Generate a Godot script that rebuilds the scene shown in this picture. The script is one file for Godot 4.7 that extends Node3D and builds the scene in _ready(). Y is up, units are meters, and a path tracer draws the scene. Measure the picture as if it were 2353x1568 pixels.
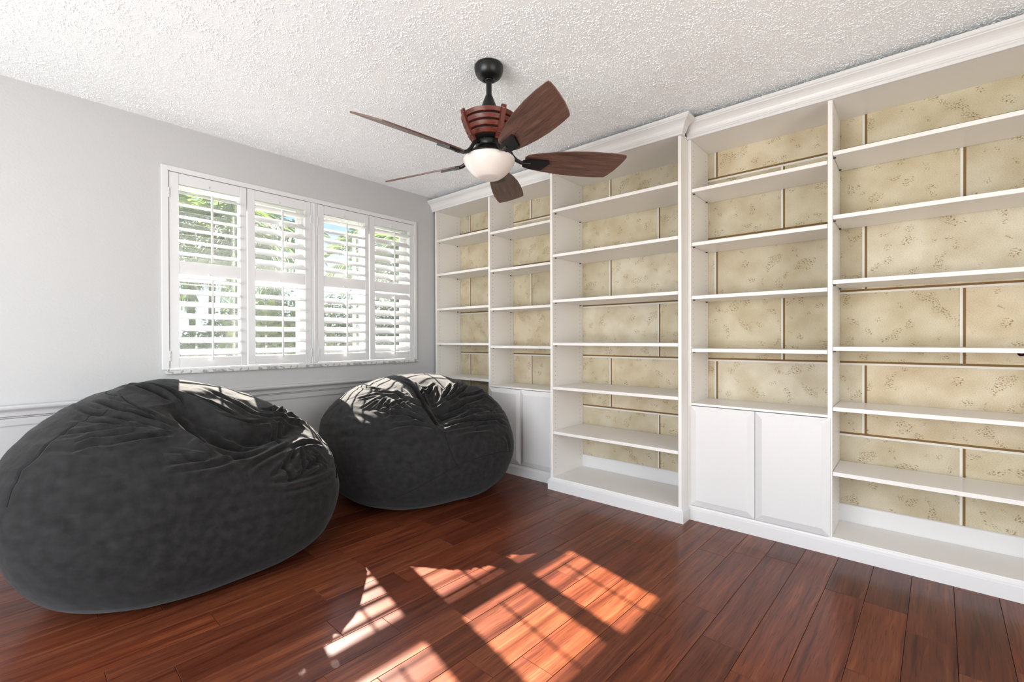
extends Node3D
# A small library room: shuttered window, built-in bookcases over a painted stone wall, ceiling fan, two bean bags.
# Axes: x along the window wall, y up, z out of the window wall into the room; metres.

var M := {}
var rng := RandomNumberGenerator.new()
var used := {}

const CEIL := 2.44
const X_LEFT := -4.7      # inner face of the left wall
const X_RIGHT := 0.41      # inner face of the bookcase wall
const Z_FRONT := 4.9       # inner face of the wall behind the camera
const FAN := Vector3(-1.0947, 0, 1.8969)
const BAG_WIDE_SHAPE = [-2.0268, 0.7877, 0.6777, 0.5504, 0.8968, 0.3542, 0.5625, 1.3531, 0.8339, -0.1174, -0.2605, 2.2467, -0.0357, -2.2605, 0.0570]
const BAG_WIDE_LINES = {
	"dent": [[Vector2(1.588, 0.606), Vector2(1.501, 0.507), Vector2(1.431, 0.408), Vector2(1.361, 0.326), Vector2(1.274, 0.281), Vector2(1.082, 0.281), Vector2(0.855, 0.290), Vector2(0.419, 0.290)]],
	"lip": [[Vector2(1.571, 0.335), Vector2(1.501, 0.290), Vector2(1.379, 0.254), Vector2(1.309, 0.218), Vector2(1.134, 0.236), Vector2(0.925, 0.263)], [Vector2(1.501, 0.678), Vector2(1.326, 0.570), Vector2(1.257, 0.453), Vector2(1.187, 0.371), Vector2(1.012, 0.335), Vector2(0.698, 0.335)]],
	"fold": [[Vector2(3.421, 0.768), Vector2(1.902, 0.741), Vector2(1.536, 0.624)], [Vector2(2.723, 0.823), Vector2(1.571, 0.732), Vector2(1.396, 0.561), Vector2(1.292, 0.426)], [Vector2(1.344, 0.137), Vector2(1.204, 0.173), Vector2(0.977, 0.209), Vector2(0.716, 0.245)], [Vector2(1.204, 0.083), Vector2(1.012, 0.137), Vector2(0.855, 0.209)], [Vector2(1.082, 0.047), Vector2(0.908, 0.074), Vector2(0.663, 0.101)], [Vector2(1.257, 0.074), Vector2(1.082, 0.056), Vector2(0.855, 0.047), Vector2(0.489, 0.029)], [Vector2(1.169, 0.020), Vector2(0.960, 0.011), Vector2(0.646, 0.002)], [Vector2(1.047, 0.146), Vector2(1.065, 0.092), Vector2(1.047, 0.047)], [Vector2(1.292, 0.696), Vector2(1.204, 0.552), Vector2(1.117, 0.435)], [Vector2(0.681, 0.741), Vector2(0.925, 0.525), Vector2(0.873, 0.408), Vector2(0.576, 0.362)], [Vector2(0.716, 0.462), Vector2(0.524, 0.371), Vector2(0.140, 0.263)], [Vector2(1.780, 0.200), Vector2(1.536, 0.191), Vector2(1.396, 0.200), Vector2(1.257, 0.209)], [Vector2(1.274, 0.444), Vector2(1.117, 0.380), Vector2(0.873, 0.362)], [Vector2(1.047, 0.191), Vector2(0.750, 0.200), Vector2(0.489, 0.155)]],
	"soft": [[Vector2(2.339, 0.263), Vector2(2.147, 0.245), Vector2(1.955, 0.200)], [Vector2(1.658, 0.065), Vector2(1.414, 0.047), Vector2(1.134, 0.029), Vector2(0.768, 0.020)], [Vector2(1.780, 0.029), Vector2(1.571, 0.002), Vector2(1.309, -0.008)], [Vector2(1.623, -0.089), Vector2(1.379, -0.098), Vector2(1.065, -0.134), Vector2(0.733, -0.134)], [Vector2(2.374, 0.182), Vector2(2.217, 0.173), Vector2(2.077, 0.137)], [Vector2(1.990, -0.008), Vector2(1.833, -0.017)], [Vector2(2.461, 0.344), Vector2(2.251, 0.344), Vector2(2.077, 0.308)], [Vector2(2.426, 0.101), Vector2(2.269, 0.083), Vector2(2.182, 0.056)]],
	"seam": [[Vector2(2.199, 0.561), Vector2(2.339, 0.525), Vector2(2.426, 0.471), Vector2(2.461, 0.417), Vector2(2.478, 0.371), Vector2(2.478, 0.326), Vector2(2.513, 0.290), Vector2(2.548, 0.263), Vector2(2.531, 0.218), Vector2(2.548, 0.182), Vector2(2.548, 0.119)], [Vector2(3.543, 0.759), Vector2(2.234, 0.678), Vector2(2.059, 0.615), Vector2(1.920, 0.561)], [Vector2(0.175, 0.272), Vector2(0.297, 0.218), Vector2(0.419, 0.155), Vector2(0.332, 0.092), Vector2(0.384, 0.029), Vector2(0.524, -0.044)]],
	"thin": [[Vector2(1.710, 0.380), Vector2(1.833, 0.371), Vector2(1.955, 0.371), Vector2(2.059, 0.362)], [Vector2(1.676, 0.380), Vector2(1.798, 0.380), Vector2(1.902, 0.371), Vector2(2.007, 0.362)], [Vector2(1.728, 0.389), Vector2(1.868, 0.389), Vector2(1.990, 0.380), Vector2(2.112, 0.371)], [Vector2(1.728, 0.399), Vector2(1.885, 0.408), Vector2(2.042, 0.408), Vector2(2.199, 0.408)], [Vector2(1.676, 0.408), Vector2(1.833, 0.426), Vector2(1.990, 0.444), Vector2(2.147, 0.453)], [Vector2(1.658, 0.408), Vector2(1.833, 0.444), Vector2(2.007, 0.471), Vector2(2.199, 0.489)], [Vector2(1.693, 0.426), Vector2(1.815, 0.453), Vector2(1.920, 0.480), Vector2(2.059, 0.507)], [Vector2(1.623, 0.417), Vector2(1.763, 0.462), Vector2(1.937, 0.516), Vector2(2.147, 0.561)], [Vector2(1.658, 0.426), Vector2(1.745, 0.471), Vector2(1.868, 0.507), Vector2(1.990, 0.543)], [Vector2(1.623, 0.435), Vector2(1.710, 0.471), Vector2(1.815, 0.516), Vector2(1.955, 0.561)], [Vector2(1.972, 0.371), Vector2(2.059, 0.362), Vector2(2.164, 0.362), Vector2(2.269, 0.353)], [Vector2(1.920, 0.399), Vector2(2.042, 0.389), Vector2(2.164, 0.371), Vector2(2.269, 0.353)], [Vector2(2.025, 0.408), Vector2(2.112, 0.399), Vector2(2.199, 0.399), Vector2(2.286, 0.380)], [Vector2(2.025, 0.435), Vector2(2.164, 0.444), Vector2(2.304, 0.444), Vector2(2.478, 0.435)], [Vector2(1.868, 0.444), Vector2(2.042, 0.462), Vector2(2.251, 0.498), Vector2(2.531, 0.516)], [Vector2(1.920, 0.471), Vector2(2.059, 0.498), Vector2(2.199, 0.516), Vector2(2.391, 0.534)], [Vector2(1.972, 0.489), Vector2(2.182, 0.534), Vector2(2.443, 0.561), Vector2(3.299, 0.543)], [Vector2(1.833, 0.489), Vector2(1.990, 0.534), Vector2(2.182, 0.579), Vector2(2.548, 0.633)], [Vector2(1.955, 0.543), Vector2(2.199, 0.597), Vector2(2.653, 0.642)], [Vector2(0.750, 0.164), Vector2(0.716, 0.128), Vector2(0.681, 0.092), Vector2(0.611, 0.047)], [Vector2(0.768, 0.164), Vector2(0.768, 0.128), Vector2(0.750, 0.101), Vector2(0.716, 0.074)], [Vector2(0.803, 0.155), Vector2(0.803, 0.128), Vector2(0.803, 0.092), Vector2(0.785, 0.065)], [Vector2(0.803, 0.173), Vector2(0.838, 0.137), Vector2(0.855, 0.101), Vector2(0.873, 0.065)], [Vector2(0.838, 0.182), Vector2(0.890, 0.137), Vector2(0.925, 0.092), Vector2(0.960, 0.047)], [Vector2(0.855, 0.182), Vector2(0.890, 0.155), Vector2(0.942, 0.128), Vector2(0.977, 0.101)], [Vector2(0.908, 0.173), Vector2(0.942, 0.155), Vector2(0.977, 0.128), Vector2(1.012, 0.110)], [Vector2(0.890, 0.182), Vector2(0.942, 0.155), Vector2(0.995, 0.128), Vector2(1.047, 0.101)], [Vector2(0.663, 0.426), Vector2(0.436, 0.426)], [Vector2(0.698, 0.417), Vector2(0.489, 0.426), Vector2(0.209, 0.399)], [Vector2(0.681, 0.408), Vector2(0.576, 0.389), Vector2(0.105, 0.344)], [Vector2(0.733, 0.399), Vector2(0.628, 0.371), Vector2(0.454, 0.344)], [Vector2(0.750, 0.380), Vector2(0.663, 0.362), Vector2(0.576, 0.335), Vector2(0.454, 0.308)], [Vector2(0.803, 0.389), Vector2(0.785, 0.371), Vector2(0.750, 0.353), Vector2(0.716, 0.335)], [Vector2(0.820, 0.380), Vector2(0.803, 0.362), Vector2(0.803, 0.335), Vector2(0.785, 0.317)], [Vector2(0.855, 0.353), Vector2(0.838, 0.326), Vector2(0.820, 0.299), Vector2(0.803, 0.272)], [Vector2(0.890, 0.353), Vector2(0.890, 0.317), Vector2(0.908, 0.272), Vector2(0.925, 0.236)], [Vector2(1.536, 0.209), Vector2(1.606, 0.218), Vector2(1.676, 0.227), Vector2(1.763, 0.227)], [Vector2(1.536, 0.218), Vector2(1.623, 0.218), Vector2(1.710, 0.227), Vector2(1.780, 0.227)], [Vector2(1.518, 0.218), Vector2(1.606, 0.227), Vector2(1.693, 0.236), Vector2(1.780, 0.245)], [Vector2(1.518, 0.218), Vector2(1.606, 0.236), Vector2(1.693, 0.245), Vector2(1.780, 0.254)], [Vector2(1.518, 0.218), Vector2(1.606, 0.236), Vector2(1.693, 0.254), Vector2(1.780, 0.263)], [Vector2(1.518, 0.227), Vector2(1.606, 0.245), Vector2(1.676, 0.272), Vector2(1.763, 0.290)]],
	"crease": [[Vector2(1.536, 0.624), Vector2(1.414, 0.507), Vector2(1.309, 0.417), Vector2(1.239, 0.344), Vector2(1.100, 0.308), Vector2(0.838, 0.299), Vector2(0.140, 0.263)], [Vector2(1.588, 0.570), Vector2(1.536, 0.453), Vector2(1.484, 0.353), Vector2(1.484, 0.299)], [Vector2(1.501, 0.290), Vector2(1.396, 0.236), Vector2(1.309, 0.209), Vector2(1.152, 0.218), Vector2(0.925, 0.254)]],
}
const BAG_ROUND_SHAPE = [-0.6168, 0.7522, 0.6836, 0.6118, 0.8277, 0.3672, 0.4889, 0.9509, 0.9038, 0.0592, -0.1969, 2.3990, 0.0257, 3.2317, 0.0952]
const BAG_ROUND_LINES = {
	"dent": [[Vector2(1.763, 0.660), Vector2(1.815, 0.471), Vector2(1.815, 0.335), Vector2(1.833, 0.227)], [Vector2(1.798, 0.326), Vector2(1.623, 0.344), Vector2(1.431, 0.353)]],
	"lip": [[Vector2(2.705, 0.777), Vector2(2.234, 0.633), Vector2(2.094, 0.489), Vector2(2.025, 0.371)], [Vector2(0.768, 0.579), Vector2(0.942, 0.480), Vector2(1.169, 0.362)], [Vector2(1.902, 0.191), Vector2(1.728, 0.173), Vector2(1.466, 0.173)]],
	"fold": [[Vector2(2.845, 0.832), Vector2(2.147, 0.660), Vector2(2.025, 0.507), Vector2(1.972, 0.389), Vector2(1.885, 0.281), Vector2(1.850, 0.209)], [Vector2(2.339, 0.814), Vector2(2.025, 0.687), Vector2(1.955, 0.561), Vector2(1.902, 0.435)], [Vector2(1.868, 0.200), Vector2(1.606, 0.236), Vector2(1.326, 0.227), Vector2(0.942, 0.182)], [Vector2(1.868, 0.453), Vector2(1.466, 0.471), Vector2(1.012, 0.480), Vector2(0.611, 0.380)], [Vector2(1.780, 0.353), Vector2(1.484, 0.399), Vector2(1.065, 0.417), Vector2(0.855, 0.344)], [Vector2(1.763, 0.317), Vector2(1.466, 0.353), Vector2(1.100, 0.299)], [Vector2(1.658, 0.263), Vector2(1.379, 0.308), Vector2(1.030, 0.272)], [Vector2(1.571, 0.696), Vector2(1.658, 0.570), Vector2(1.763, 0.480)], [Vector2(1.169, 0.669), Vector2(1.501, 0.561), Vector2(1.658, 0.489)], [Vector2(0.541, 0.660), Vector2(1.344, 0.579), Vector2(1.606, 0.480)], [Vector2(0.820, 0.606), Vector2(1.274, 0.543), Vector2(1.553, 0.462)], [Vector2(2.147, 0.462), Vector2(1.972, 0.371), Vector2(1.868, 0.227)], [Vector2(2.496, 0.408), Vector2(2.304, 0.444), Vector2(2.164, 0.489)], [Vector2(2.426, 0.326), Vector2(2.234, 0.362), Vector2(2.059, 0.299), Vector2(1.920, 0.227)], [Vector2(2.356, 0.236), Vector2(2.112, 0.263), Vector2(1.902, 0.209)], [Vector2(1.850, 0.182), Vector2(1.623, 0.182), Vector2(1.292, 0.182)], [Vector2(1.780, 0.146), Vector2(1.536, 0.155), Vector2(1.257, 0.137)], [Vector2(2.007, 0.588), Vector2(1.815, 0.606), Vector2(1.553, 0.705)], [Vector2(2.758, 0.597), Vector2(2.409, 0.570), Vector2(2.199, 0.516)]],
	"soft": [[Vector2(2.967, 0.155), Vector2(2.775, 0.182), Vector2(2.688, 0.173)], [Vector2(2.950, 0.128), Vector2(2.793, 0.155), Vector2(2.688, 0.155)], [Vector2(2.513, 0.155), Vector2(2.269, 0.164), Vector2(2.007, 0.137)], [Vector2(1.658, 0.083), Vector2(1.414, 0.074), Vector2(1.100, 0.047)], [Vector2(2.391, 0.002), Vector2(2.182, -0.044), Vector2(1.955, -0.170)], [Vector2(2.897, 0.353), Vector2(2.670, 0.326), Vector2(2.496, 0.272)], [Vector2(3.124, 0.371), Vector2(2.880, 0.272)], [Vector2(1.204, 0.119), Vector2(1.047, 0.020), Vector2(1.030, -0.125)]],
	"seam": [[Vector2(1.868, 0.200), Vector2(1.815, 0.137), Vector2(1.798, 0.056), Vector2(1.763, -0.035), Vector2(1.728, -0.116)], [Vector2(0.942, -0.134), Vector2(1.204, -0.071), Vector2(1.484, -0.071), Vector2(1.728, -0.116), Vector2(1.990, -0.233), Vector2(2.251, -0.377), Vector2(2.409, -0.459)], [Vector2(3.595, 0.209), Vector2(3.334, 0.362), Vector2(3.229, 0.453), Vector2(3.037, 0.507), Vector2(2.845, 0.570), Vector2(2.618, 0.624), Vector2(2.374, 0.669)], [Vector2(1.501, 0.173), Vector2(1.274, 0.209), Vector2(1.047, 0.200)]],
	"thin": [[Vector2(1.710, 0.462), Vector2(1.518, 0.561), Vector2(1.134, 0.687)], [Vector2(1.588, 0.507), Vector2(1.274, 0.624)], [Vector2(1.658, 0.453), Vector2(1.518, 0.507), Vector2(1.309, 0.570), Vector2(0.908, 0.633)], [Vector2(1.676, 0.426), Vector2(1.466, 0.498), Vector2(1.134, 0.570)], [Vector2(1.676, 0.399), Vector2(1.571, 0.426), Vector2(1.449, 0.453), Vector2(1.309, 0.480)], [Vector2(1.658, 0.380), Vector2(1.501, 0.399), Vector2(1.361, 0.399), Vector2(1.169, 0.399)], [Vector2(1.658, 0.371), Vector2(1.484, 0.371), Vector2(1.309, 0.371), Vector2(1.082, 0.362)], [Vector2(1.710, 0.344), Vector2(1.606, 0.335), Vector2(1.518, 0.326), Vector2(1.396, 0.326)], [Vector2(1.641, 0.317), Vector2(1.536, 0.308), Vector2(1.431, 0.290), Vector2(1.309, 0.272)], [Vector2(2.077, 0.299), Vector2(2.147, 0.290), Vector2(2.217, 0.290), Vector2(2.286, 0.281)], [Vector2(2.182, 0.335), Vector2(2.286, 0.353), Vector2(2.409, 0.371), Vector2(2.548, 0.399)], [Vector2(2.164, 0.362), Vector2(2.234, 0.389), Vector2(2.304, 0.408), Vector2(2.374, 0.435)], [Vector2(2.147, 0.389), Vector2(2.217, 0.417), Vector2(2.304, 0.444), Vector2(2.409, 0.471)], [Vector2(2.059, 0.380), Vector2(2.147, 0.435), Vector2(2.251, 0.507), Vector2(2.409, 0.588)], [Vector2(2.059, 0.417), Vector2(2.164, 0.480), Vector2(2.321, 0.552), Vector2(2.531, 0.624)], [Vector2(2.025, 0.435), Vector2(2.094, 0.507), Vector2(2.164, 0.579), Vector2(2.286, 0.660)], [Vector2(2.391, 0.507), Vector2(2.391, 0.444), Vector2(2.374, 0.380), Vector2(2.374, 0.326)], [Vector2(2.443, 0.516), Vector2(2.461, 0.471), Vector2(2.478, 0.426), Vector2(2.478, 0.380)], [Vector2(2.478, 0.552), Vector2(2.531, 0.507), Vector2(2.566, 0.453), Vector2(2.618, 0.408)], [Vector2(2.513, 0.552), Vector2(2.583, 0.498), Vector2(2.653, 0.444), Vector2(2.740, 0.399)], [Vector2(2.583, 0.570), Vector2(2.705, 0.543), Vector2(2.810, 0.516), Vector2(2.950, 0.489)], [Vector2(2.583, 0.615), Vector2(2.810, 0.633), Vector2(3.124, 0.633), Vector2(3.752, 0.597)], [Vector2(1.169, 0.272), Vector2(1.100, 0.290), Vector2(0.995, 0.317), Vector2(0.785, 0.335)], [Vector2(1.152, 0.254), Vector2(1.065, 0.263), Vector2(0.960, 0.263), Vector2(0.663, 0.245)], [Vector2(1.169, 0.245), Vector2(1.065, 0.245), Vector2(0.873, 0.236)], [Vector2(1.187, 0.236), Vector2(1.117, 0.227), Vector2(1.047, 0.218), Vector2(0.942, 0.209)], [Vector2(1.204, 0.218), Vector2(1.134, 0.191), Vector2(1.065, 0.155), Vector2(0.960, 0.119)]],
	"crease": [[Vector2(2.845, 0.859), Vector2(2.112, 0.633), Vector2(2.007, 0.480), Vector2(1.937, 0.371), Vector2(1.868, 0.254)], [Vector2(1.850, 0.209), Vector2(1.588, 0.245), Vector2(1.309, 0.236), Vector2(0.890, 0.164)], [Vector2(1.850, 0.362), Vector2(1.710, 0.326), Vector2(1.536, 0.335)]],
}

# ---------------------------------------------------------------- geometry collector
class Shape:
	var v := PackedVector3Array()
	var n := PackedVector3Array()
	var t := PackedVector2Array()
	var i := PackedInt32Array()
	var uv_scale := Vector2.ONE
	var uv_at := Vector2.ZERO

	func put(p: Vector3, nrm: Vector3, uv: Vector2) -> int:
		v.append(p); n.append(nrm); t.append(uv)
		return v.size() - 1

	func flat_uv(p: Vector3, nrm: Vector3) -> Vector2:
		var a := nrm.abs()
		var q := Vector2(p.x, p.z)
		if a.x >= a.y and a.x >= a.z:
			q = Vector2(p.z, -p.y)
		elif a.z >= a.y:
			q = Vector2(p.x, -p.y)
		return q * uv_scale + uv_at

	func tri_index(a: int, b: int, c: int, nrm: Vector3) -> void:
		if (v[b] - v[a]).cross(v[c] - v[a]).dot(nrm) > 0.0:
			i.append_array([a, c, b])
		else:
			i.append_array([a, b, c])

	func tri(a: Vector3, b: Vector3, c: Vector3, nrm: Vector3) -> void:
		var k := put(a, nrm, flat_uv(a, nrm))
		put(b, nrm, flat_uv(b, nrm))
		put(c, nrm, flat_uv(c, nrm))
		tri_index(k, k + 1, k + 2, nrm)

	func quad(a: Vector3, b: Vector3, c: Vector3, d: Vector3, nrm: Vector3) -> void:
		var k := put(a, nrm, flat_uv(a, nrm))
		put(b, nrm, flat_uv(b, nrm))
		put(c, nrm, flat_uv(c, nrm))
		put(d, nrm, flat_uv(d, nrm))
		tri_index(k, k + 1, k + 2, nrm)
		tri_index(k, k + 2, k + 3, nrm)

	func box(lo: Vector3, hi: Vector3, b := 0.0) -> void:
		for ax in 3:
			var u := (ax + 1) % 3
			var w := (ax + 2) % 3
			for s in [0, 1]:
				var nrm := Vector3.ZERO
				nrm[ax] = 1.0 if s == 1 else -1.0
				var pts := []
				for q in [[0, 0], [1, 0], [1, 1], [0, 1]]:
					var p := Vector3.ZERO
					p[ax] = hi[ax] if s == 1 else lo[ax]
					p[u] = hi[u] - b if q[0] == 1 else lo[u] + b
					p[w] = hi[w] - b if q[1] == 1 else lo[w] + b
					pts.append(p)
				quad(pts[0], pts[1], pts[2], pts[3], nrm)
		if b <= 0.0:
			return
		for ax in 3:      # edges that run along ax
			var u := (ax + 1) % 3
			var w := (ax + 2) % 3
			for su in [-1.0, 1.0]:
				for sw in [-1.0, 1.0]:
					var nrm := Vector3.ZERO
					nrm[u] = su
					nrm[w] = sw
					var pu := hi[u] if su > 0 else lo[u]
					var pw := hi[w] if sw > 0 else lo[w]
					var pts := []
					for q in [[0, 0], [1, 0], [1, 1], [0, 1]]:
						var p := Vector3.ZERO
						p[ax] = hi[ax] - b if q[0] == 1 else lo[ax] + b
						p[u] = pu - su * b * q[1]
						p[w] = pw - sw * b * (1 - q[1])
						pts.append(p)
					quad(pts[0], pts[1], pts[2], pts[3], nrm.normalized())
		for sx in [-1.0, 1.0]:
			for sy in [-1.0, 1.0]:
				for sz in [-1.0, 1.0]:
					var c := Vector3(hi.x if sx > 0 else lo.x, hi.y if sy > 0 else lo.y, hi.z if sz > 0 else lo.z)
					var d := Vector3(sx, sy, sz) * b
					tri(c - Vector3(0, d.y, d.z), c - Vector3(d.x, 0, d.z), c - Vector3(d.x, d.y, 0), Vector3(sx, sy, sz).normalized())

	# a moulding: profile points (out, y), bottom to top, swept along a plan path of (x, z) whose sides face the given normals
	func sweep(path: Array, sides: Array, profile: Array) -> void:
		var rows := []
		for k in path.size():
			var m: Vector2 = sides[min(k, sides.size() - 1)]
			if k > 0 and k < sides.size():
				var a: Vector2 = sides[k - 1]
				m = (a + m) / (1.0 + a.dot(m))
			var row := []
			for q in profile:
				var p: Vector2 = path[k] + m * q.x
				row.append(Vector3(p.x, q.y, p.y))
			rows.append(row)
		for k in path.size() - 1:
			for j in profile.size() - 1:
				var d: Vector2 = profile[j + 1] - profile[j]
				var nrm := Vector3(sides[k].x * d.y, -d.x, sides[k].y * d.y).normalized()
				quad(rows[k][j], rows[k + 1][j], rows[k + 1][j + 1], rows[k][j + 1], nrm)
		var flat := PackedVector2Array(profile)
		var tris := Geometry2D.triangulate_polygon(flat)
		for e in [0, path.size() - 1]:
			var along: Vector2 = (path[1] - path[0]) if e == 0 else (path[e - 1] - path[e])
			var nrm := -Vector3(along.x, 0, along.y).normalized()
			for j in range(0, tris.size(), 3):
				tri(rows[e][tris[j]], rows[e][tris[j + 1]], rows[e][tris[j + 2]], nrm)

	# turned shape about the y axis: profile of (radius, y) from bottom to top
	func lathe(profile: Array, seg := 40, centre := Vector3.ZERO) -> void:
		var base := v.size()
		var m := profile.size()
		for j in m:
			var a: Vector2 = profile[max(j - 1, 0)]
			var b: Vector2 = profile[min(j + 1, m - 1)]
			var d := (b - a).normalized()
			for k in seg + 1:
				var th := TAU * k / seg
				var q: Vector2 = profile[j]
				put(centre + Vector3(cos(th) * q.x, q.y, sin(th) * q.x), Vector3(cos(th) * d.y, -d.x, sin(th) * d.y).normalized(), Vector2(float(k) / seg * 4.0, q.y * 4.0))
		for j in m - 1:
			for k in seg:
				var a := base + j * (seg + 1) + k
				var c := a + seg + 1
				tri_index(a, a + 1, c + 1, n[a] + n[c])
				tri_index(a, c + 1, c, n[a] + n[c])

	func tube(pts: Array, r: float, seg := 8, flat_y := 1.0) -> void:
		var base := v.size()
		for k in pts.size():
			var d: Vector3 = (pts[min(k + 1, pts.size() - 1)] - pts[max(k - 1, 0)]).normalized()
			var a := d.cross(Vector3.UP)
			a = Vector3.RIGHT if a.length() < 0.05 else a.normalized()
			var b := a.cross(d).normalized()
			for s in seg:
				var th := TAU * s / seg
				var nn := (a * cos(th) + b * sin(th) * flat_y).normalized()
				put(pts[k] + a * cos(th) * r + b * sin(th) * r * flat_y, nn, Vector2(float(s) / seg, k * 0.1))
		for k in pts.size() - 1:
			for s in seg:
				var a := base + k * seg + s
				var b2 := base + k * seg + (s + 1) % seg
				tri_index(a, b2, b2 + seg, n[a] + n[b2])
				tri_index(a, b2 + seg, a + seg, n[a] + n[b2])
		for e in [0, pts.size() - 1]:
			var nrm: Vector3 = (pts[0] - pts[1]) if e == 0 else (pts[e] - pts[e - 1])
			for s in range(1, seg - 1):
				tri_index(base + e * seg, base + e * seg + s, base + e * seg + s + 1, nrm)

	# a flat outline (x, z) made into a plate between y0 and y1
	func plate(outline: Array, y0: float, y1: float) -> void:
		var tris := Geometry2D.triangulate_polygon(PackedVector2Array(outline))
		for j in range(0, tris.size(), 3):
			for s in [[y1, Vector3.UP], [y0, Vector3.DOWN]]:
				var p := []
				for q in 3:
					var o: Vector2 = outline[tris[j + q]]
					p.append(Vector3(o.x, s[0], o.y))
				tri(p[0], p[1], p[2], s[1])
		var mid := Vector2.ZERO
		for o in outline:
			mid += o / outline.size()
		for j in outline.size():
			var a: Vector2 = outline[j]
			var b: Vector2 = outline[(j + 1) % outline.size()]
			var d := b - a
			var nn := Vector2(d.y, -d.x).normalized()
			if nn.dot((a + b) / 2.0 - mid) < 0.0:
				nn = -nn
			quad(Vector3(a.x, y0, a.y), Vector3(b.x, y0, b.y), Vector3(b.x, y1, b.y), Vector3(a.x, y1, a.y), Vector3(nn.x, 0, nn.y))

	func mesh() -> ArrayMesh:
		var a := []
		a.resize(Mesh.ARRAY_MAX)
		a[Mesh.ARRAY_VERTEX] = v
		a[Mesh.ARRAY_NORMAL] = n
		a[Mesh.ARRAY_TEX_UV] = t
		a[Mesh.ARRAY_INDEX] = i
		var m := ArrayMesh.new()
		m.add_surface_from_arrays(Mesh.PRIMITIVE_TRIANGLES, a)
		return m


# ---------------------------------------------------------------- scene helpers
func numbered(called: String) -> String:
	var k: int = used.get(called, 0)
	used[called] = k + 1
	return called if k == 0 else "%s_%03d" % [called, k]

func tag(o: Node, label := "", category := "", group := "", kind := "") -> void:
	for q in [["label", label], ["category", category], ["group", group], ["kind", kind]]:
		if q[1] != "":
			o.set_meta(q[0], q[1])

func base(called: String, at := Vector3.ZERO, turn := 0.0) -> Node3D:
	var o := Node3D.new()
	o.name = numbered(called)
	add_child(o)
	o.position = at
	o.rotation.y = turn
	return o

func put(called: String, m: Mesh, mat: Material, parent: Node = self) -> MeshInstance3D:
	var o := MeshInstance3D.new()
	o.name = numbered(called) if parent == self else called
	o.mesh = m
	o.material_override = mat
	parent.add_child(o, true)
	return o

func slab(called: String, lo: Vector3, hi: Vector3, mat: Material, parent: Node = self, bevel := 0.0) -> MeshInstance3D:
	var s := Shape.new()
	s.box(lo, hi, bevel)
	return put(called, s.mesh(), mat, parent)

func paint(c: Color, rough := 0.5, spec := 0.5) -> StandardMaterial3D:
	var m := StandardMaterial3D.new()
	m.albedo_color = c
	m.roughness = rough
	m.metallic_specular = spec
	return m

func noise(freq: float, octaves := 3, sd := 1, kind := FastNoiseLite.TYPE_SIMPLEX_SMOOTH) -> FastNoiseLite:
	var f := FastNoiseLite.new()
	f.seed = sd
	f.noise_type = kind
	f.frequency = freq
	f.fractal_octaves = octaves
	return f

func noise_map(freq: float, size := 512, normal := false, strength := 4.0, sd := 3, octaves := 4) -> NoiseTexture2D:
	var t := NoiseTexture2D.new()
	t.width = size
	t.height = size
	t.seamless = true
	t.noise = noise(freq, octaves, sd)
	t.as_normal_map = normal
	t.bump_strength = strength
	return t

# ---------------------------------------------------------------- computed textures
func wood_image(w: int, h: int, dark: Color, mid: Color, light: Color, sd: int, swirl: float) -> ImageTexture:
	var img := Image.create(w, h, false, Image.FORMAT_RGB8)
	var broad := noise(0.004, 2, sd)
	var fine := noise(0.02, 2, sd + 1)
	var pore := noise(0.11, 1, sd + 2)
	for y in h:
		for x in w:
			var warp := broad.get_noise_2d(x * 0.9, y * 3.0) * swirl
			var g := fine.get_noise_2d(x * 0.16, y * 3.2 + warp) * 0.5 + 0.5
			var streak := broad.get_noise_2d(x * 0.35 + 900.0, y * 5.0 + warp * 0.6) * 0.5 + 0.5
			var f := clampf(g * 0.65 + streak * 0.75 - 0.2, 0.0, 1.0)
			var c := dark.lerp(mid, smoothstep(0.05, 0.5, f)).lerp(light, smoothstep(0.5, 1.0, f))
			var p := pore.get_noise_2d(x * 0.10, y * 2.2)
			if p > 0.42:
				c = c.lerp(dark * 0.75, (p - 0.42) * 1.5)
			img.set_pixel(x, y, c)
	return ImageTexture.create_from_image(img)

func stone_image(side: int) -> ImageTexture:
	var img := Image.create(side, side, false, Image.FORMAT_RGB8)
	var cloud := noise(0.006, 3, 41)
	var grain := noise(0.34, 2, 42)
	var patch := noise(0.013, 2, 43)
	var speck := noise(0.15, 3, 44)
	var pale := Color(0.855, 0.82, 0.735)
	var deep := Color(0.79, 0.74, 0.635)
	for y in side:
		for x in side:
			var c := deep.lerp(pale, clampf(cloud.get_noise_2d(x, y) * 1.1 + 0.55, 0.0, 1.0))
			var gr := grain.get_noise_2d(x * 0.6, y)
			c = c.lightened(maxf(gr, 0.0) * 0.14).darkened(maxf(-gr, 0.0) * 0.10)
			var k := smoothstep(0.24, 0.5, patch.get_noise_2d(x, y)) * smoothstep(0.12, 0.5, speck.get_noise_2d(x * 0.8, y * 1.3))
			c = c.lerp(Color(0.47, 0.37, 0.24), k * 0.85)
			img.set_pixel(x, y, c)
	return ImageTexture.create_from_image(img)

func marble_image(side: int) -> ImageTexture:
	var img := Image.create(side, side, false, Image.FORMAT_RGB8)
	var f := noise(0.012, 4, 61)
	for y in side:
		for x in side:
			var k := absf(f.get_noise_2d(x, y))
			img.set_pixel(x, y, Color(0.58, 0.58, 0.58).lerp(Color(0.84, 0.84, 0.83), smoothstep(0.0, 0.22, k)))
	return ImageTexture.create_from_image(img)

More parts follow.
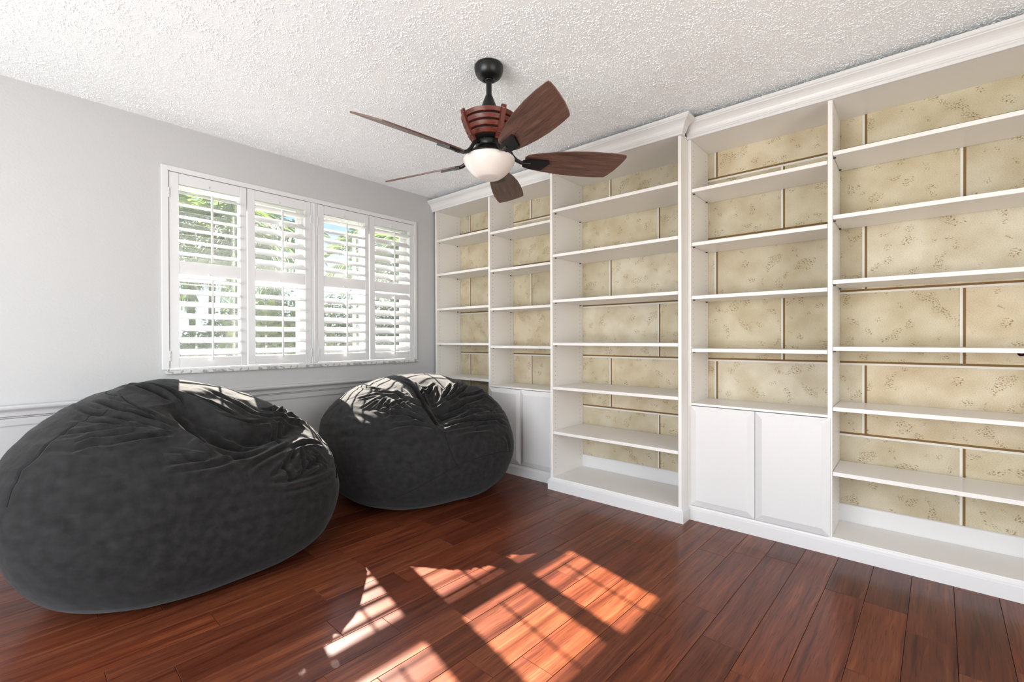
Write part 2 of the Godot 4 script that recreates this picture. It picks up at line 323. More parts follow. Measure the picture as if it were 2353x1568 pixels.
func make_materials() -> void:
	M.wall = paint(Color(0.765, 0.765, 0.765), 0.7, 0.3)
	M.wall.normal_enabled = true
	M.wall.normal_texture = noise_map(0.05, 512, true, 1.6, 5, 3)
	M.wall.normal_scale = 0.35
	M.wall.uv1_triplanar = true
	M.wall.uv1_world_triplanar = true
	M.wall.uv1_scale = Vector3.ONE * 2.2
	M.ceiling = paint(Color(0.955, 0.963, 0.97), 0.95, 0.1)
	M.trim = paint(Color(0.88, 0.88, 0.88), 0.4)
	M.cabinet = paint(Color(0.925, 0.912, 0.895), 0.32)
	M.cabinet_front = paint(Color(0.875, 0.87, 0.865), 0.35)
	M.shutter = paint(Color(0.875, 0.875, 0.88), 0.4)
	M.hole = paint(Color(0.10, 0.085, 0.07), 0.9, 0.1)
	M.raw_wood = paint(Color(0.22, 0.11, 0.075), 0.8, 0.2)
	M.pin = paint(Color(0.22, 0.20, 0.18), 0.4)
	M.black = paint(Color(0.035, 0.04, 0.042), 0.38)
	M.black_rough = paint(Color(0.02, 0.02, 0.02), 0.8)
	M.glass_bowl = paint(Color(0.90, 0.87, 0.85), 0.22)
	M.glass_bowl.subsurf_scatter_enabled = true
	M.glass_bowl.subsurf_scatter_strength = 0.25
	M.bowl_cap = paint(Color(0.92, 0.90, 0.88), 0.35)
	M.copper = paint(Color(0.85, 0.55, 0.42), 0.3)
	M.copper.metallic = 0.9
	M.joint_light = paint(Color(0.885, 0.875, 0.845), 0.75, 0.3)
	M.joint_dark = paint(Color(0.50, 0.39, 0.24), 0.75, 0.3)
	M.subfloor = paint(Color(0.07, 0.035, 0.025), 0.9, 0.2)
	M.outside_wall = paint(Color(0.80, 0.79, 0.76), 0.8, 0.2)
	M.bounce_pale = paint(Color(0.80, 0.79, 0.77), 0.9, 0.2)  # pale surface of the added slab that bounces sunlight indoors
	M.frame = paint(Color(0.90, 0.90, 0.90), 0.35)
	var glass := paint(Color(0.95, 1.0, 0.98, 0.04), 0.02)
	glass.transparency = BaseMaterial3D.TRANSPARENCY_ALPHA
	M.pane = glass
	M.marble = paint(Color.WHITE, 0.3)
	M.marble.albedo_texture = marble_image(256)
	M.marble.uv1_triplanar = true
	M.marble.uv1_world_triplanar = true
	M.marble.uv1_scale = Vector3.ONE * 3.0
	# floor boards: one grain picture, several stains
	var grain := wood_image(2048, 512, Color(0.300, 0.137, 0.088), Color(0.415, 0.217, 0.137), Color(0.515, 0.300, 0.192), 11, 26.0)
	M.boards = []
	for k in 9:
		var c: Color = [Color(1, 1, 1), Color(0.93, 0.89, 0.88), Color(1.0, 0.96, 0.93), Color(0.87, 0.83, 0.83), Color(0.97, 0.92, 0.90), Color(1.0, 1.0, 0.97), Color(0.91, 0.90, 0.92), Color(0.83, 0.79, 0.79), Color(0.98, 0.95, 0.91)][k]
		var b := paint(c, 0.34, 0.3)
		b.albedo_texture = grain
		b.clearcoat_enabled = true
		b.clearcoat = 0.25
		b.clearcoat_roughness = 0.15
		M.boards.append(b)
	var walnut := wood_image(1024, 256, Color(0.25, 0.165, 0.135), Color(0.385, 0.27, 0.225), Color(0.48, 0.36, 0.305), 23, 34.0)
	M.walnut = paint(Color.WHITE, 0.4)
	M.walnut.albedo_texture = walnut
	var cherry := wood_image(512, 128, Color(0.24, 0.10, 0.07), Color(0.42, 0.18, 0.125), Color(0.53, 0.26, 0.18), 29, 14.0)
	M.cherry = paint(Color.WHITE, 0.4)
	M.cherry.albedo_texture = cherry
	var stone := stone_image(1024)
	M.stones = []
	for k in 4:
		var s := paint([Color(1, 1, 1), Color(0.96, 0.95, 0.92), Color(1.0, 0.98, 0.95), Color(0.93, 0.92, 0.90)][k], 0.75, 0.3)
		s.albedo_texture = stone
		M.stones.append(s)
	# microsuede
	M.suede = paint(Color(0.202, 0.199, 0.199), 0.92, 0.15)
	M.suede.albedo_texture = nap_texture()
	M.suede.uv1_scale = Vector3(1, 1, 1)
	M.suede.rim_enabled = true
	M.suede.rim = 0.4
	M.suede.rim_tint = 0.3
	M.suede.normal_enabled = true
	M.suede.normal_texture = noise_map(0.16, 512, true, 3.0, 8, 3)
	M.suede.normal_scale = 0.25
	M.suede.uv1_triplanar = true
	M.suede.uv1_scale = Vector3.ONE * 2.6
	M.seam = paint(Color(0.13, 0.135, 0.14), 0.8, 0.2)
	M.zip = paint(Color(0.05, 0.05, 0.055), 0.7, 0.2)
	M.grass = paint(Color(0.30, 0.38, 0.16), 0.9, 0.2)
	M.leaf = paint(Color(0.46, 0.50, 0.26), 0.55)
	M.leaf.backlight_enabled = true
	M.leaf.backlight = Color(0.42, 0.48, 0.22)
	M.leaf.vertex_color_use_as_albedo = true
	M.frond = paint(Color(0.23, 0.30, 0.18), 0.5)
	M.frond.backlight_enabled = true
	M.frond.backlight = Color(0.35, 0.42, 0.22)
	M.trunk = paint(Color(0.45, 0.42, 0.38), 0.9, 0.2)
	M.trunk.albedo_texture = noise_map(0.03, 256, false, 1.0, 12, 3)
	M.trunk.uv1_triplanar = true

func nap_texture() -> NoiseTexture2D:
	var t := noise_map(0.012, 512, false, 1.0, 19, 5)
	var g := Gradient.new()
	g.set_color(0, Color(0.66, 0.66, 0.66))
	g.set_color(1, Color(1, 1, 1))
	t.color_ramp = g
	return t

# ---------------------------------------------------------------- the scene
func _ready() -> void:
	rng.seed = 7
	# camera
	var cam := Camera3D.new()
	cam.name = "camera"
	cam.transform = Transform3D(Basis(Vector3(0.657582, -0.003212, 0.753376), Vector3(0.006345, 0.999979, -0.001274), Vector3(-0.753356, 0.005618, 0.657589)), Vector3(-2.73238, 1.10386, 3.47104))
	cam.fov = 72.861
	cam.near = 0.05
	cam.far = 300.0
	add_child(cam)
	# sky, exposure
	var env := Environment.new()
	env.background_mode = Environment.BG_SKY
	var sky := Sky.new()
	var sm := ProceduralSkyMaterial.new()
	sm.sky_top_color = Color(0.52, 0.72, 0.96)
	sm.sky_horizon_color = Color(0.88, 0.94, 1.0)
	sm.sky_curve = 0.12
	sm.ground_bottom_color = Color(0.42, 0.44, 0.36)
	sm.ground_horizon_color = Color(0.72, 0.76, 0.74)
	sky.sky_material = sm
	env.sky = sky
	env.background_energy_multiplier = 1.3
	env.tonemap_mode = Environment.TONE_MAPPER_LINEAR
	env.tonemap_exposure = 1.09
	env.sdfgi_enabled = true
	env.ssao_enabled = true
	env.ssil_enabled = true
	var we := WorldEnvironment.new()
	we.name = "world_environment"
	we.environment = env
	add_child(we)
	# sun: through the shutters onto the boards
	var sun := DirectionalLight3D.new()
	sun.name = "sun"
	sun.basis = Basis.looking_at(Vector3(-0.319, -1.0, 1.333).normalized(), Vector3.UP)
	sun.light_energy = 18.0
	sun.light_color = Color(1.0, 0.965, 0.91)
	sun.light_angular_distance = 0.6
	sun.shadow_enabled = true
	sun.sky_mode = DirectionalLight3D.SKY_MODE_LIGHT_ONLY
	add_child(sun)
	# daylight of the wide glass door in the left wall, beyond the picture's left edge
	var day := AreaLight3D.new()
	day.name = "glass_door_daylight"
	day.area_size = Vector2(2.5, 2.0)
	day.area_normalize_energy = true
	day.light_energy = 10.2
	day.light_color = Color(0.965, 0.985, 1.0)
	day.area_range = 14.0
	day.shadow_enabled = true
	day.transform = Transform3D(Basis.looking_at(Vector3.RIGHT, Vector3.UP), Vector3(X_LEFT + 0.03, 1.06, 2.05))
	add_child(day)

	# daylight of the hall beyond the wide opening behind the camera
	var hall := AreaLight3D.new()
	hall.name = "hall_daylight"
	hall.area_size = Vector2(2.0, 2.0)
	hall.area_normalize_energy = true
	hall.light_energy = 4.4
	hall.light_color = Color(1.0, 0.975, 0.94)
	hall.area_range = 14.0
	hall.shadow_enabled = true
	hall.transform = Transform3D(Basis.looking_at(Vector3.FORWARD, Vector3.UP), Vector3(-1.9, 1.05, Z_FRONT - 0.03))
	add_child(hall)

	make_materials()
	floor_boards()
	ceiling()
	walls()
	window()
	shutters()
	bookcases()
	ceiling_fan()
	bean_bags()
	cable_jack()
	garden()

# ---------------------------------------------------------------- room
func floor_boards() -> void:
	var f := base("floor")
	tag(f, "glossy red-brown hardwood floor of long boards", "floor", "", "structure")
	slab("subfloor", Vector3(X_LEFT - 0.15, -0.2, -0.2), Vector3(X_RIGHT + 0.15, -0.0125, Z_FRONT + 0.15), M.subfloor, f)
	var joints := {-11: [-1.146], -8: [-1.116], -7: [-1.492, -0.797], -6: [-1.029, -0.495], -5: [-1.72, -1.186, -0.654], -4: [-1.491, -0.796, -0.265], -3: [-0.957, -0.425], -2: [-1.652, -1.117], -1: [-1.513, -0.817], 0: [-0.971], 1: [-0.807], 2: [-0.977], 4: [-0.289], 5: [-0.826], 6: [-0.437], 7: [-0.603]}
	var wide := 0.1389
	var turn := -0.029
	var lengths := [0.53, 0.695, 0.85, 1.2, 0.62, 0.95]
	for k in range(-19, 17):
		var ends: Array = joints.get(k, [-0.2 - rng.randf() * 0.9]).duplicate()
		ends.sort()
		var left: float = ends[0]
		while left > X_LEFT - 0.15:
			left -= lengths[rng.randi() % 6]
			ends.push_front(maxf(left, X_LEFT - 0.12))
		var right: float = ends[-1]
		while right < X_RIGHT + 0.05:
			right += lengths[rng.randi() % 6]
			ends.append(minf(right, X_RIGHT + 0.08))
		for j in ends.size() - 1:
			var u0: float = ends[j] - 0.087
			var u1: float = ends[j + 1] - 0.087
			if u1 - u0 < 0.02:
				continue
			var s := Shape.new()
			s.uv_scale = Vector2(1.0 / 2.8, 1.0 / 0.56)
			s.uv_at = Vector2(-u0 / 2.8 + rng.randf() * (1.0 - (u1 - u0) / 2.8), -k * wide / 0.56 + 0.25 * (rng.randi() % 4))
			s.box(Vector3(u0 + 0.0005, -0.012, k * wide + 0.0006), Vector3(u1 - 0.0005, 0, (k + 1) * wide - 0.0006), 0.0011)
			var b := put("floor_board", s.mesh(), M.boards[rng.randi() % 9], f)
			b.position = Vector3(0.087, 0, 2.627)
			b.rotation.y = turn

func ceiling() -> void:
	var c := base("ceiling")
	tag(c, "white popcorn-textured ceiling", "ceiling", "", "structure")
	slab("ceiling_board", Vector3(X_LEFT - 0.15, CEIL, -0.2), Vector3(X_RIGHT + 0.15, CEIL + 0.15, Z_FRONT + 0.15), M.ceiling, c)
	# sprayed granules: far too many to count
	var g := Shape.new()
	var ring := 6
	g.put(Vector3(0, -1, 0), Vector3.DOWN, Vector2.ZERO)
	for k in ring:
		var a := TAU * k / ring
		g.put(Vector3(cos(a) * 0.75, -0.62, sin(a) * 0.75), Vector3(cos(a) * 0.7, -0.7, sin(a) * 0.7), Vector2.ZERO)
	for k in ring:
		var a := TAU * (k + 0.5) / ring
		g.put(Vector3(cos(a), 0.1, sin(a)), Vector3(cos(a), -0.15, sin(a)).normalized(), Vector2.ZERO)
	for k in ring:
		var q := (k + 1) % ring
		g.tri_index(0, 1 + k, 1 + q, Vector3.DOWN)
		g.tri_index(1 + k, 1 + q, 1 + ring + k, g.n[1 + k] + g.n[1 + q])
		g.tri_index(1 + q, 1 + ring + q, 1 + ring + k, g.n[1 + q] + g.n[1 + ring + k])
	var mm := MultiMesh.new()
	mm.transform_format = MultiMesh.TRANSFORM_3D
	mm.mesh = g.mesh()
	var count := 210000
	mm.instance_count = count
	var clump := noise(9.0, 2, 71)
	for k in count:
		var p := Vector3(rng.randf_range(-3.3, X_RIGHT), CEIL, rng.randf_range(0.0, 4.2))
		var r := rng.randf_range(0.0018, 0.0042) * (1.0 + 0.5 * clump.get_noise_2d(p.x, p.z))
		var b := Basis(Vector3.UP, rng.randf() * TAU).scaled(Vector3(r, r * rng.randf_range(0.4, 0.9), r * rng.randf_range(0.7, 1.3)))
		mm.set_instance_transform(k, Transform3D(b, p))
	var o := MultiMeshInstance3D.new()
	o.name = "popcorn_granules"
	o.multimesh = mm
	o.material_override = M.ceiling
	tag(o, "", "", "", "stuff")
	c.add_child(o)

func walls() -> void:
	# window wall with its opening
	var s := Shape.new()
	var x0 := X_LEFT - 0.15
	var x1 := X_RIGHT + 0.15
	var t := -0.2
	s.box(Vector3(x0, -0.2, t), Vector3(-1.985, CEIL, 0))
	s.box(Vector3(-0.118, -0.2, t), Vector3(x1, CEIL, 0))
	s.box(Vector3(-1.985, -0.2, t), Vector3(-0.118, 0.905, 0))
	s.box(Vector3(-1.985, 2.155, t), Vector3(-0.118, CEIL, 0))
	tag(put("wall_back", s.mesh(), M.wall), "pale grey wall around the shuttered window", "wall", "", "structure")
	# left wall with a wide glass door, behind the left edge of the picture
	s = Shape.new()
	s.box(Vector3(x0, -0.2, 0), Vector3(X_LEFT, CEIL, 0.75))
	s.box(Vector3(x0, -0.2, 3.35), Vector3(X_LEFT, CEIL, Z_FRONT + 0.15))
	s.box(Vector3(x0, 2.1, 0.75), Vector3(X_LEFT, CEIL, 3.35))
	s.box(Vector3(x0, -0.2, 0.75), Vector3(X_LEFT, 0.0, 3.35))
	tag(put("wall_left", s.mesh(), M.wall), "pale grey side wall with a wide glass door", "wall", "", "structure")
	var d := base("door_1")
	tag(d, "wide sliding glass door with a white frame", "door", "", "structure")
	var df := Shape.new()
	for z in [0.75, 2.02, 3.29]:
		df.box(Vector3(x0 + 0.04, 0.0, z), Vector3(x0 + 0.10, 2.1, z + 0.06), 0.003)
	df.box(Vector3(x0 + 0.04, 0.0, 0.81), Vector3(x0 + 0.10, 0.06, 3.29), 0.003)
	df.box(Vector3(x0 + 0.04, 2.04, 0.81), Vector3(x0 + 0.10, 2.1, 3.29), 0.003)
	put("door_frame", df.mesh(), M.frame, d)
	slab("pane", Vector3(x0 + 0.068, 0.06, 0.81), Vector3(x0 + 0.072, 2.04, 2.02), M.pane, d)
	slab("pane", Vector3(x0 + 0.068, 0.06, 2.08), Vector3(x0 + 0.072, 2.04, 3.29), M.pane, d)
	s = Shape.new()
	s.box(Vector3(x0, -0.2, Z_FRONT), Vector3(-2.95, CEIL, Z_FRONT + 0.15))
	s.box(Vector3(-0.85, -0.2, Z_FRONT), Vector3(x1, CEIL, Z_FRONT + 0.15))
	s.box(Vector3(-2.95, 2.1, Z_FRONT), Vector3(-0.85, CEIL, Z_FRONT + 0.15))
	s.box(Vector3(-2.95, -0.2, Z_FRONT), Vector3(-0.85, 0.0, Z_FRONT + 0.15))
	tag(put("wall_front", s.mesh(), M.wall), "pale grey wall with a wide doorway opposite the window", "wall", "", "structure")
	var h := base("door_2")
	tag(h, "wide cased opening to the hall opposite the window", "doorway", "", "structure")
	for q in [[Vector3(-3.03, 0, Z_FRONT - 0.015), Vector3(-2.95, 2.18, Z_FRONT)], [Vector3(-0.85, 0, Z_FRONT - 0.015), Vector3(-0.77, 2.18, Z_FRONT)], [Vector3(-2.95, 2.1, Z_FRONT - 0.015), Vector3(-0.85, 2.18, Z_FRONT)]]:
		slab("casing", q[0], q[1], M.trim, h, 0.002)
	# bookcase wall: a decorator's painted blocks, ruled off with a white and a brown line of paint
	var w := base("wall_right")
	tag(w, "beige wall painted as stone blocks with white and brown lines behind the shelves", "wall", "", "structure")
	slab("wall_core", Vector3(X_RIGHT + 0.004, -0.2, 0), Vector3(x1, CEIL, Z_FRONT), M.stones[1], w)
	var rows := [0.18, 0.575, 0.968, 1.360, 1.752, 2.142, CEIL]
	var last := 4.35
	for r in 6:
		var y0: float = rows[r] + (0.0055 if r > 0 else 0.0)
		var y1: float = rows[r + 1] - (0.0165 if r < 5 else 0.0)
		var cuts := [0.0]
		var z := 0.185 if r % 2 == 1 else 0.565
		while z < last:
			cuts.append(z)
			z += 0.77 if z > 0.3 else 0.768
		cuts.append(last)
		for j in cuts.size() - 1:
			var s2 := Shape.new()
			s2.uv_scale = Vector2.ONE * 0.7
			s2.uv_at = Vector2(-cuts[j] * 0.7 + rng.randf() * 0.44, y1 * 0.7 + rng.randf() * 0.7)
			s2.box(Vector3(X_RIGHT, y0, cuts[j] + (0.0105 if j > 0 else 0.0)), Vector3(X_RIGHT + 0.006, y1, cuts[j + 1] - (0.0105 if j < cuts.size() - 2 else 0.0)), 0.0008)
			put("painted_block", s2.mesh(), M.stones[rng.randi() % 4], w)
			if j > 0:
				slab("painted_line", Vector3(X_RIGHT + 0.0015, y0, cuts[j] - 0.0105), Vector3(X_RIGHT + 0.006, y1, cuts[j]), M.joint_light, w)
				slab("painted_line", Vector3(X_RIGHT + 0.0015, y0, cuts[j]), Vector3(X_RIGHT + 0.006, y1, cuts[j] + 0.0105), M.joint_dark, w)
		if r < 5:
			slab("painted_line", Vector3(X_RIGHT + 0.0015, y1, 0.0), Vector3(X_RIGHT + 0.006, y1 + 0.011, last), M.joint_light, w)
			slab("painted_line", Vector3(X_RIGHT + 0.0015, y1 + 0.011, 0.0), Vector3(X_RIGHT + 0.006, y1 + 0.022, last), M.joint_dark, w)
	# skirting left on the bookcase wall, seen inside the open bays
	s = Shape.new()
	s.sweep([Vector2(X_RIGHT, 0.0), Vector2(X_RIGHT, 4.35)], [Vector2(-1, 0)], [Vector2(0, 0.0), Vector2(0.014, 0.0), Vector2(0.014, 0.168), Vector2(0.010, 0.178), Vector2(0.004, 0.182), Vector2(0, 0.182)])
	tag(put("baseboard_right", s.mesh(), M.cabinet_front), "white skirting board inside the open bookcase bays", "baseboard", "", "structure")
	s = Shape.new()
	s.sweep([Vector2(X_LEFT, 0.0), Vector2(X_RIGHT - 0.3, 0.0)], [Vector2(0, 1)], [Vector2(0, 0.0), Vector2(0.014, 0.0), Vector2(0.014, 0.12), Vector2(0.004, 0.14), Vector2(0, 0.14)])
	tag(put("baseboard_back", s.mesh(), M.trim), "white skirting board below the window", "baseboard", "", "structure")
	# chair rail
	s = Shape.new()
	s.sweep([Vector2(X_LEFT, 0.0), Vector2(X_RIGHT, 0.0)], [Vector2(0, 1)], [Vector2(0, 0.6675), Vector2(0.008, 0.6675), Vector2(0.009, 0.7035), Vector2(0.004, 0.7045), Vector2(0.011, 0.706), Vector2(0.013, 0.7085), Vector2(0.011, 0.711), Vector2(0.005, 0.7125), Vector2(0.016, 0.716), Vector2(0.017, 0.728), Vector2(0.019, 0.736), Vector2(0.024, 0.743), Vector2(0.032, 0.749), Vector2(0.037, 0.755), Vector2(0.038, 0.763), Vector2(0.034, 0.770), Vector2(0.026, 0.7727), Vector2(0, 0.7727)])
	tag(put("trim_1", s.mesh(), M.wall), "grey moulded chair rail on the window wall", "chair rail", "", "structure")

# ---------------------------------------------------------------- window
func window() -> void:
	var w := base("window_1")
	tag(w, "white-framed sliding window behind the shutters", "window", "", "structure")
	# shutter surround
	for q in [["surround", Vector3(-2.011, 0.918, -0.03), Vector3(-1.975, 2.177, 0.011)], ["surround", Vector3(-0.1275, 0.918, -0.03), Vector3(-0.097, 2.177, 0.011)], ["surround", Vector3(-1.975, 2.1455, -0.03), Vector3(-0.1275, 2.177, 0.011)], ["surround", Vector3(-1.975, 0.912, -0.03), Vector3(-0.1275, 0.9235, 0.009)], ["shutter_post", Vector3(-1.0805, 0.9235, -0.03), Vector3(-1.033, 2.1455, 0.006)]]:
		slab(q[0], q[1], q[2], M.shutter, w, 0.0018)
	slab("post_bead", Vector3(-1.0615, 0.925, 0.0055), Vector3(-1.052, 2.144, 0.009), M.shutter, w, 0.0015)
	var sill := slab("marble_sill", Vector3(-1.998, 0.8895, -0.18), Vector3(-0.092, 0.912, 0.022), M.marble, w, 0.003)
	tag(sill, "grey veined marble window sill")
	# lining of the opening
	slab("lining", Vector3(-1.985, 0.912, -0.2), Vector3(-1.979, 2.15, -0.03), M.trim, w)
	slab("lining", Vector3(-0.124, 0.912, -0.2), Vector3(-0.118, 2.15, -0.03), M.trim, w)
	slab("lining", Vector3(-1.979, 2.148, -0.2), Vector3(-0.124, 2.155, -0.03), M.trim, w)
	# two sliding units
	for u in [[-1.979, -1.075], [-1.035, -0.124]]:
		var a: float = u[0]
		var b: float = u[1]
		var f := Shape.new()
		f.box(Vector3(a, 0.912, -0.17), Vector3(a + 0.035, 2.148, -0.11), 0.002)
		f.box(Vector3(b - 0.035, 0.912, -0.17), Vector3(b, 2.148, -0.11), 0.002)
		f.box(Vector3(a + 0.035, 2.113, -0.17), Vector3(b - 0.035, 2.148, -0.11), 0.002)
		f.box(Vector3(a + 0.035, 0.912, -0.17), Vector3(b - 0.035, 0.947, -0.11), 0.002)
		put("window_frame", f.mesh(), M.frame, w)
		var mid := (a + b) / 2.0
		for h in [[a + 0.035, mid + 0.02, -0.16], [mid - 0.02, b - 0.035, -0.135]]:
			var x0: float = h[0]
			var x1: float = h[1]
			var z: float = h[2]
			var g := Shape.new()
			g.box(Vector3(x0, 0.947, z), Vector3(x0 + 0.032, 2.113, z + 0.022), 0.002)
			g.box(Vector3(x1 - 0.032, 0.947, z), Vector3(x1, 2.113, z + 0.022), 0.002)
			g.box(Vector3(x0 + 0.032, 0.947, z), Vector3(x1 - 0.032, 0.98, z + 0.022), 0.002)
			g.box(Vector3(x0 + 0.032, 2.08, z), Vector3(x1 - 0.032, 2.113, z + 0.022), 0.002)
			var sash := put("sash", g.mesh(), M.frame, w)
			slab("pane", Vector3(x0 + 0.03, 0.978, z + 0.009), Vector3(x1 - 0.03, 2.082, z + 0.013), M.pane, sash)
	slab("mullion", Vector3(-1.075, 0.912, -0.18), Vector3(-1.035, 2.148, -0.10), M.frame, w, 0.002)

func louver_mesh(length: float) -> ArrayMesh:
	# blade of flattened oval section, axis along x, centred
	var s := Shape.new()
	var seg := 16
	var ends := []
	for e in 2:
		var x := (float(e) - 0.5) * length
		var row := []
		for k in seg:
			var a := TAU * k / seg
			row.append(s.put(Vector3(x, sin(a) * 0.0056, cos(a) * 0.0425), Vector3(0, sin(a) * 0.0425, cos(a) * 0.0056).normalized(), Vector2(x, a)))
		ends.append(row)
	for k in seg:
		var q := (k + 1) % seg
		var nn: Vector3 = s.n[ends[0][k]] + s.n[ends[0][q]]
		s.tri_index(ends[0][k], ends[0][q], ends[1][q], nn)
		s.tri_index(ends[0][k], ends[1][q], ends[1][k], nn)
	for e in 2:
		var nn := Vector3(float(e) * 2.0 - 1.0, 0, 0)
		for k in range(1, seg - 1):
			s.tri(s.v[ends[e][0]], s.v[ends[e][k]], s.v[ends[e][k + 1]], nn)
	return s.mesh()

func shutters() -> void:
	# [x0, x1, opening x0, opening x1, hinge side, tilt of the upper louvers, tilt of the lower louvers, first upper, first lower, label]
	var panels := [
		[-1.972, -1.532, -1.9205, -1.573, -1, 22.0, 25.0, 22.0, -8.0, "white louvered shutter panel hinged at the window edge farther from the bookcases"],
		[-1.5275, -1.083, -1.4789, -1.1292, 1, 39.0, 23.0, -10.0, 10.0, "white louvered shutter panel hinged on the centre post, showing blue sky between its louvers"],
		[-1.0305, -0.5885, -0.9807, -0.6258, -1, 34.0, 33.0, -5.0, 20.0, "white louvered shutter panel hinged on the centre post, on the bookcase side"],
		[-0.5825, -0.1295, -0.5322, -0.1737, 1, 42.0, 37.0, -10.0, 44.0, "white louvered shutter panel hinged at the window edge beside the bookcases"],
	]
	for q in panels:
		var p := base("shutter_panel", Vector3(q[0], 0.926, 0))
		tag(p, q[9], "shutter", "plantation shutter panels")
		var w: float = q[1] - q[0]
		var i0: float = q[2] - q[0]
		var i1: float = q[3] - q[0]
		var top := 1.2165
		var zb := -0.023
		var zf := 0.0055
		for r in [["stile", 0.0, 0.0, i0, top], ["stile", i1, 0.0, w, top], ["rail", i0, 0.0, i1, 0.064], ["rail", i0, 0.586, i1, 0.670], ["rail", i0, 1.149, i1, top]]:
			slab(r[0], Vector3(r[1], r[2], zb), Vector3(r[3], r[4], zf - (0.0012 if r[0] == "rail" else 0.0)), M.shutter, p, 0.0016)
		var blade := louver_mesh(i1 - i0 - 0.004)
		var mx := (i0 + i1) / 2.0
		var sets := [[0.9095, 6, q[5], q[7]], [0.325, 7, q[6], q[8]]]
		for st in sets:
			var n: int = st[1]
			for k in n:
				var l := put("louver", blade, M.shutter, p)
				l.position = Vector3(mx, st[0] + 0.0765 * ((n - 1) / 2.0 - k), -0.009)
				l.rotation_degrees.x = st[3] if k == 0 else st[2]
		for r in [[0.672, 1.110], [0.046, 0.560]]:
			slab("tilt_rod", Vector3(mx - 0.006, r[0], 0.026), Vector3(mx + 0.006, r[1], 0.038), M.shutter, p, 0.002)
		for y in [1.165, 0.598]:
			var c := Shape.new()
			c.lathe([Vector2(0.0, 0.0), Vector2(0.0075, 0.0), Vector2(0.0075, 0.004), Vector2(0.0, 0.005)], 12)
			var o := put("rod_catch", c.mesh(), M.trim, p)
			o.rotation_degrees.x = 90
			o.position = Vector3(mx - 0.012, y, zf - 0.001)
		var hx := 0.0 if q[4] < 0 else w
		for y in [0.075, 1.085]:
			var h := Shape.new()
			for k in 3:
				h.lathe([Vector2(0.0, k * 0.021), Vector2(0.0042, k * 0.021 + 0.001), Vector2(0.0042, k * 0.021 + 0.019), Vector2(0.0, k * 0.021 + 0.02)], 10)
			var o := put("hinge", h.mesh(), M.shutter, p)
			o.position = Vector3(hx, y - 0.03, zf + 0.003)

# ---------------------------------------------------------------- bookcases
func door_shape(z0: float, z1: float, y0: float, y1: float, front: float) -> ArrayMesh:
	var s := Shape.new()
	var xe := front - 0.008
	var xf := front - 0.020
	var b := 0.036
	var o := [Vector3(xe, y0, z0), Vector3(xe, y0, z1), Vector3(xe, y1, z1), Vector3(xe, y1, z0)]
	var c := [Vector3(xf, y0 + b, z0 + b), Vector3(xf, y0 + b, z1 - b), Vector3(xf, y1 - b, z1 - b), Vector3(xf, y1 - b, z0 + b)]
	s.quad(c[0], c[1], c[2], c[3], Vector3.LEFT)
	var nn := [Vector3(-b, -0.012, 0), Vector3(-b, 0, 0.012), Vector3(-b, 0.012, 0), Vector3(-b, 0, -0.012)]
	var sides := [Vector3.DOWN, Vector3.BACK, Vector3.UP, Vector3.FORWARD]
	for k in 4:
		var j := (k + 1) % 4
		s.quad(o[k], o[j], c[j], c[k], nn[k].normalized())
		s.quad(o[k], o[j], Vector3(front - 0.0005, o[j].y, o[j].z), Vector3(front - 0.0005, o[k].y, o[k].z), sides[k])
	s.quad(Vector3(front - 0.0005, y0, z0), Vector3(front - 0.0005, y0, z1), Vector3(front - 0.0005, y1, z1), Vector3(front - 0.0005, y1, z0), Vector3.RIGHT)
	return s.mesh()

func upright(called: String, z0: float, front: float, parent: Node3D, holes := true) -> void:
	var o := slab(called, Vector3(front, 0.07, z0), Vector3(X_RIGHT - 0.001, 2.307, z0 + 0.02), M.cabinet, parent, 0.0012)
	if not holes:
		return
	var s := Shape.new()
	for x in [front + 0.036, X_RIGHT - 0.045]:
		for k in 66:
			var c := Vector3(x, 0.155 + 0.0322 * k, z0 + 0.0203)
			var q := []
			for a in 8:
				q.append(c + Vector3(cos(TAU * a / 8.0), sin(TAU * a / 8.0), 0) * 0.0026)
			for a in range(1, 7):
				s.tri(q[0], q[a], q[a + 1], Vector3.BACK)
	tag(put("pin_holes", s.mesh(), M.hole, o), "rows of small dark shelf-pin holes", "", "", "stuff")

func shelf(y: float, z0: float, z1: float, front: float, parent: Node3D) -> void:
	var o := slab("shelf", Vector3(front + 0.003, y - 0.0205, z0 + 0.0015), Vector3(X_RIGHT - 0.008, y, z1 - 0.0015), M.cabinet, parent, 0.0012)
	for x in [front + 0.036, X_RIGHT - 0.045]:
		slab("shelf_pin", Vector3(x - 0.004, y - 0.0275, z0), Vector3(x + 0.004, y - 0.0205, z0 + 0.011), M.pin, o, 0.001)

func cabinet_base(z0: float, z1: float, split: float, front: float, parent: Node3D) -> void:
	slab("cabinet_top", Vector3(front, 0.694, z0), Vector3(X_RIGHT - 0.004, 0.7075, z1), M.cabinet, parent, 0.0012)
	slab("cabinet_floor", Vector3(front + 0.004, 0.075, z0), Vector3(X_RIGHT - 0.02, 0.0875, z1), M.cabinet, parent)
	put("cabinet_door", door_shape(z0 - 0.001, split - 0.0012, 0.0905, 0.6915, front), M.cabinet_front, parent)
	put("cabinet_door", door_shape(split + 0.0012, z1 + 0.012, 0.0905, 0.6915, front), M.cabinet_front, parent)

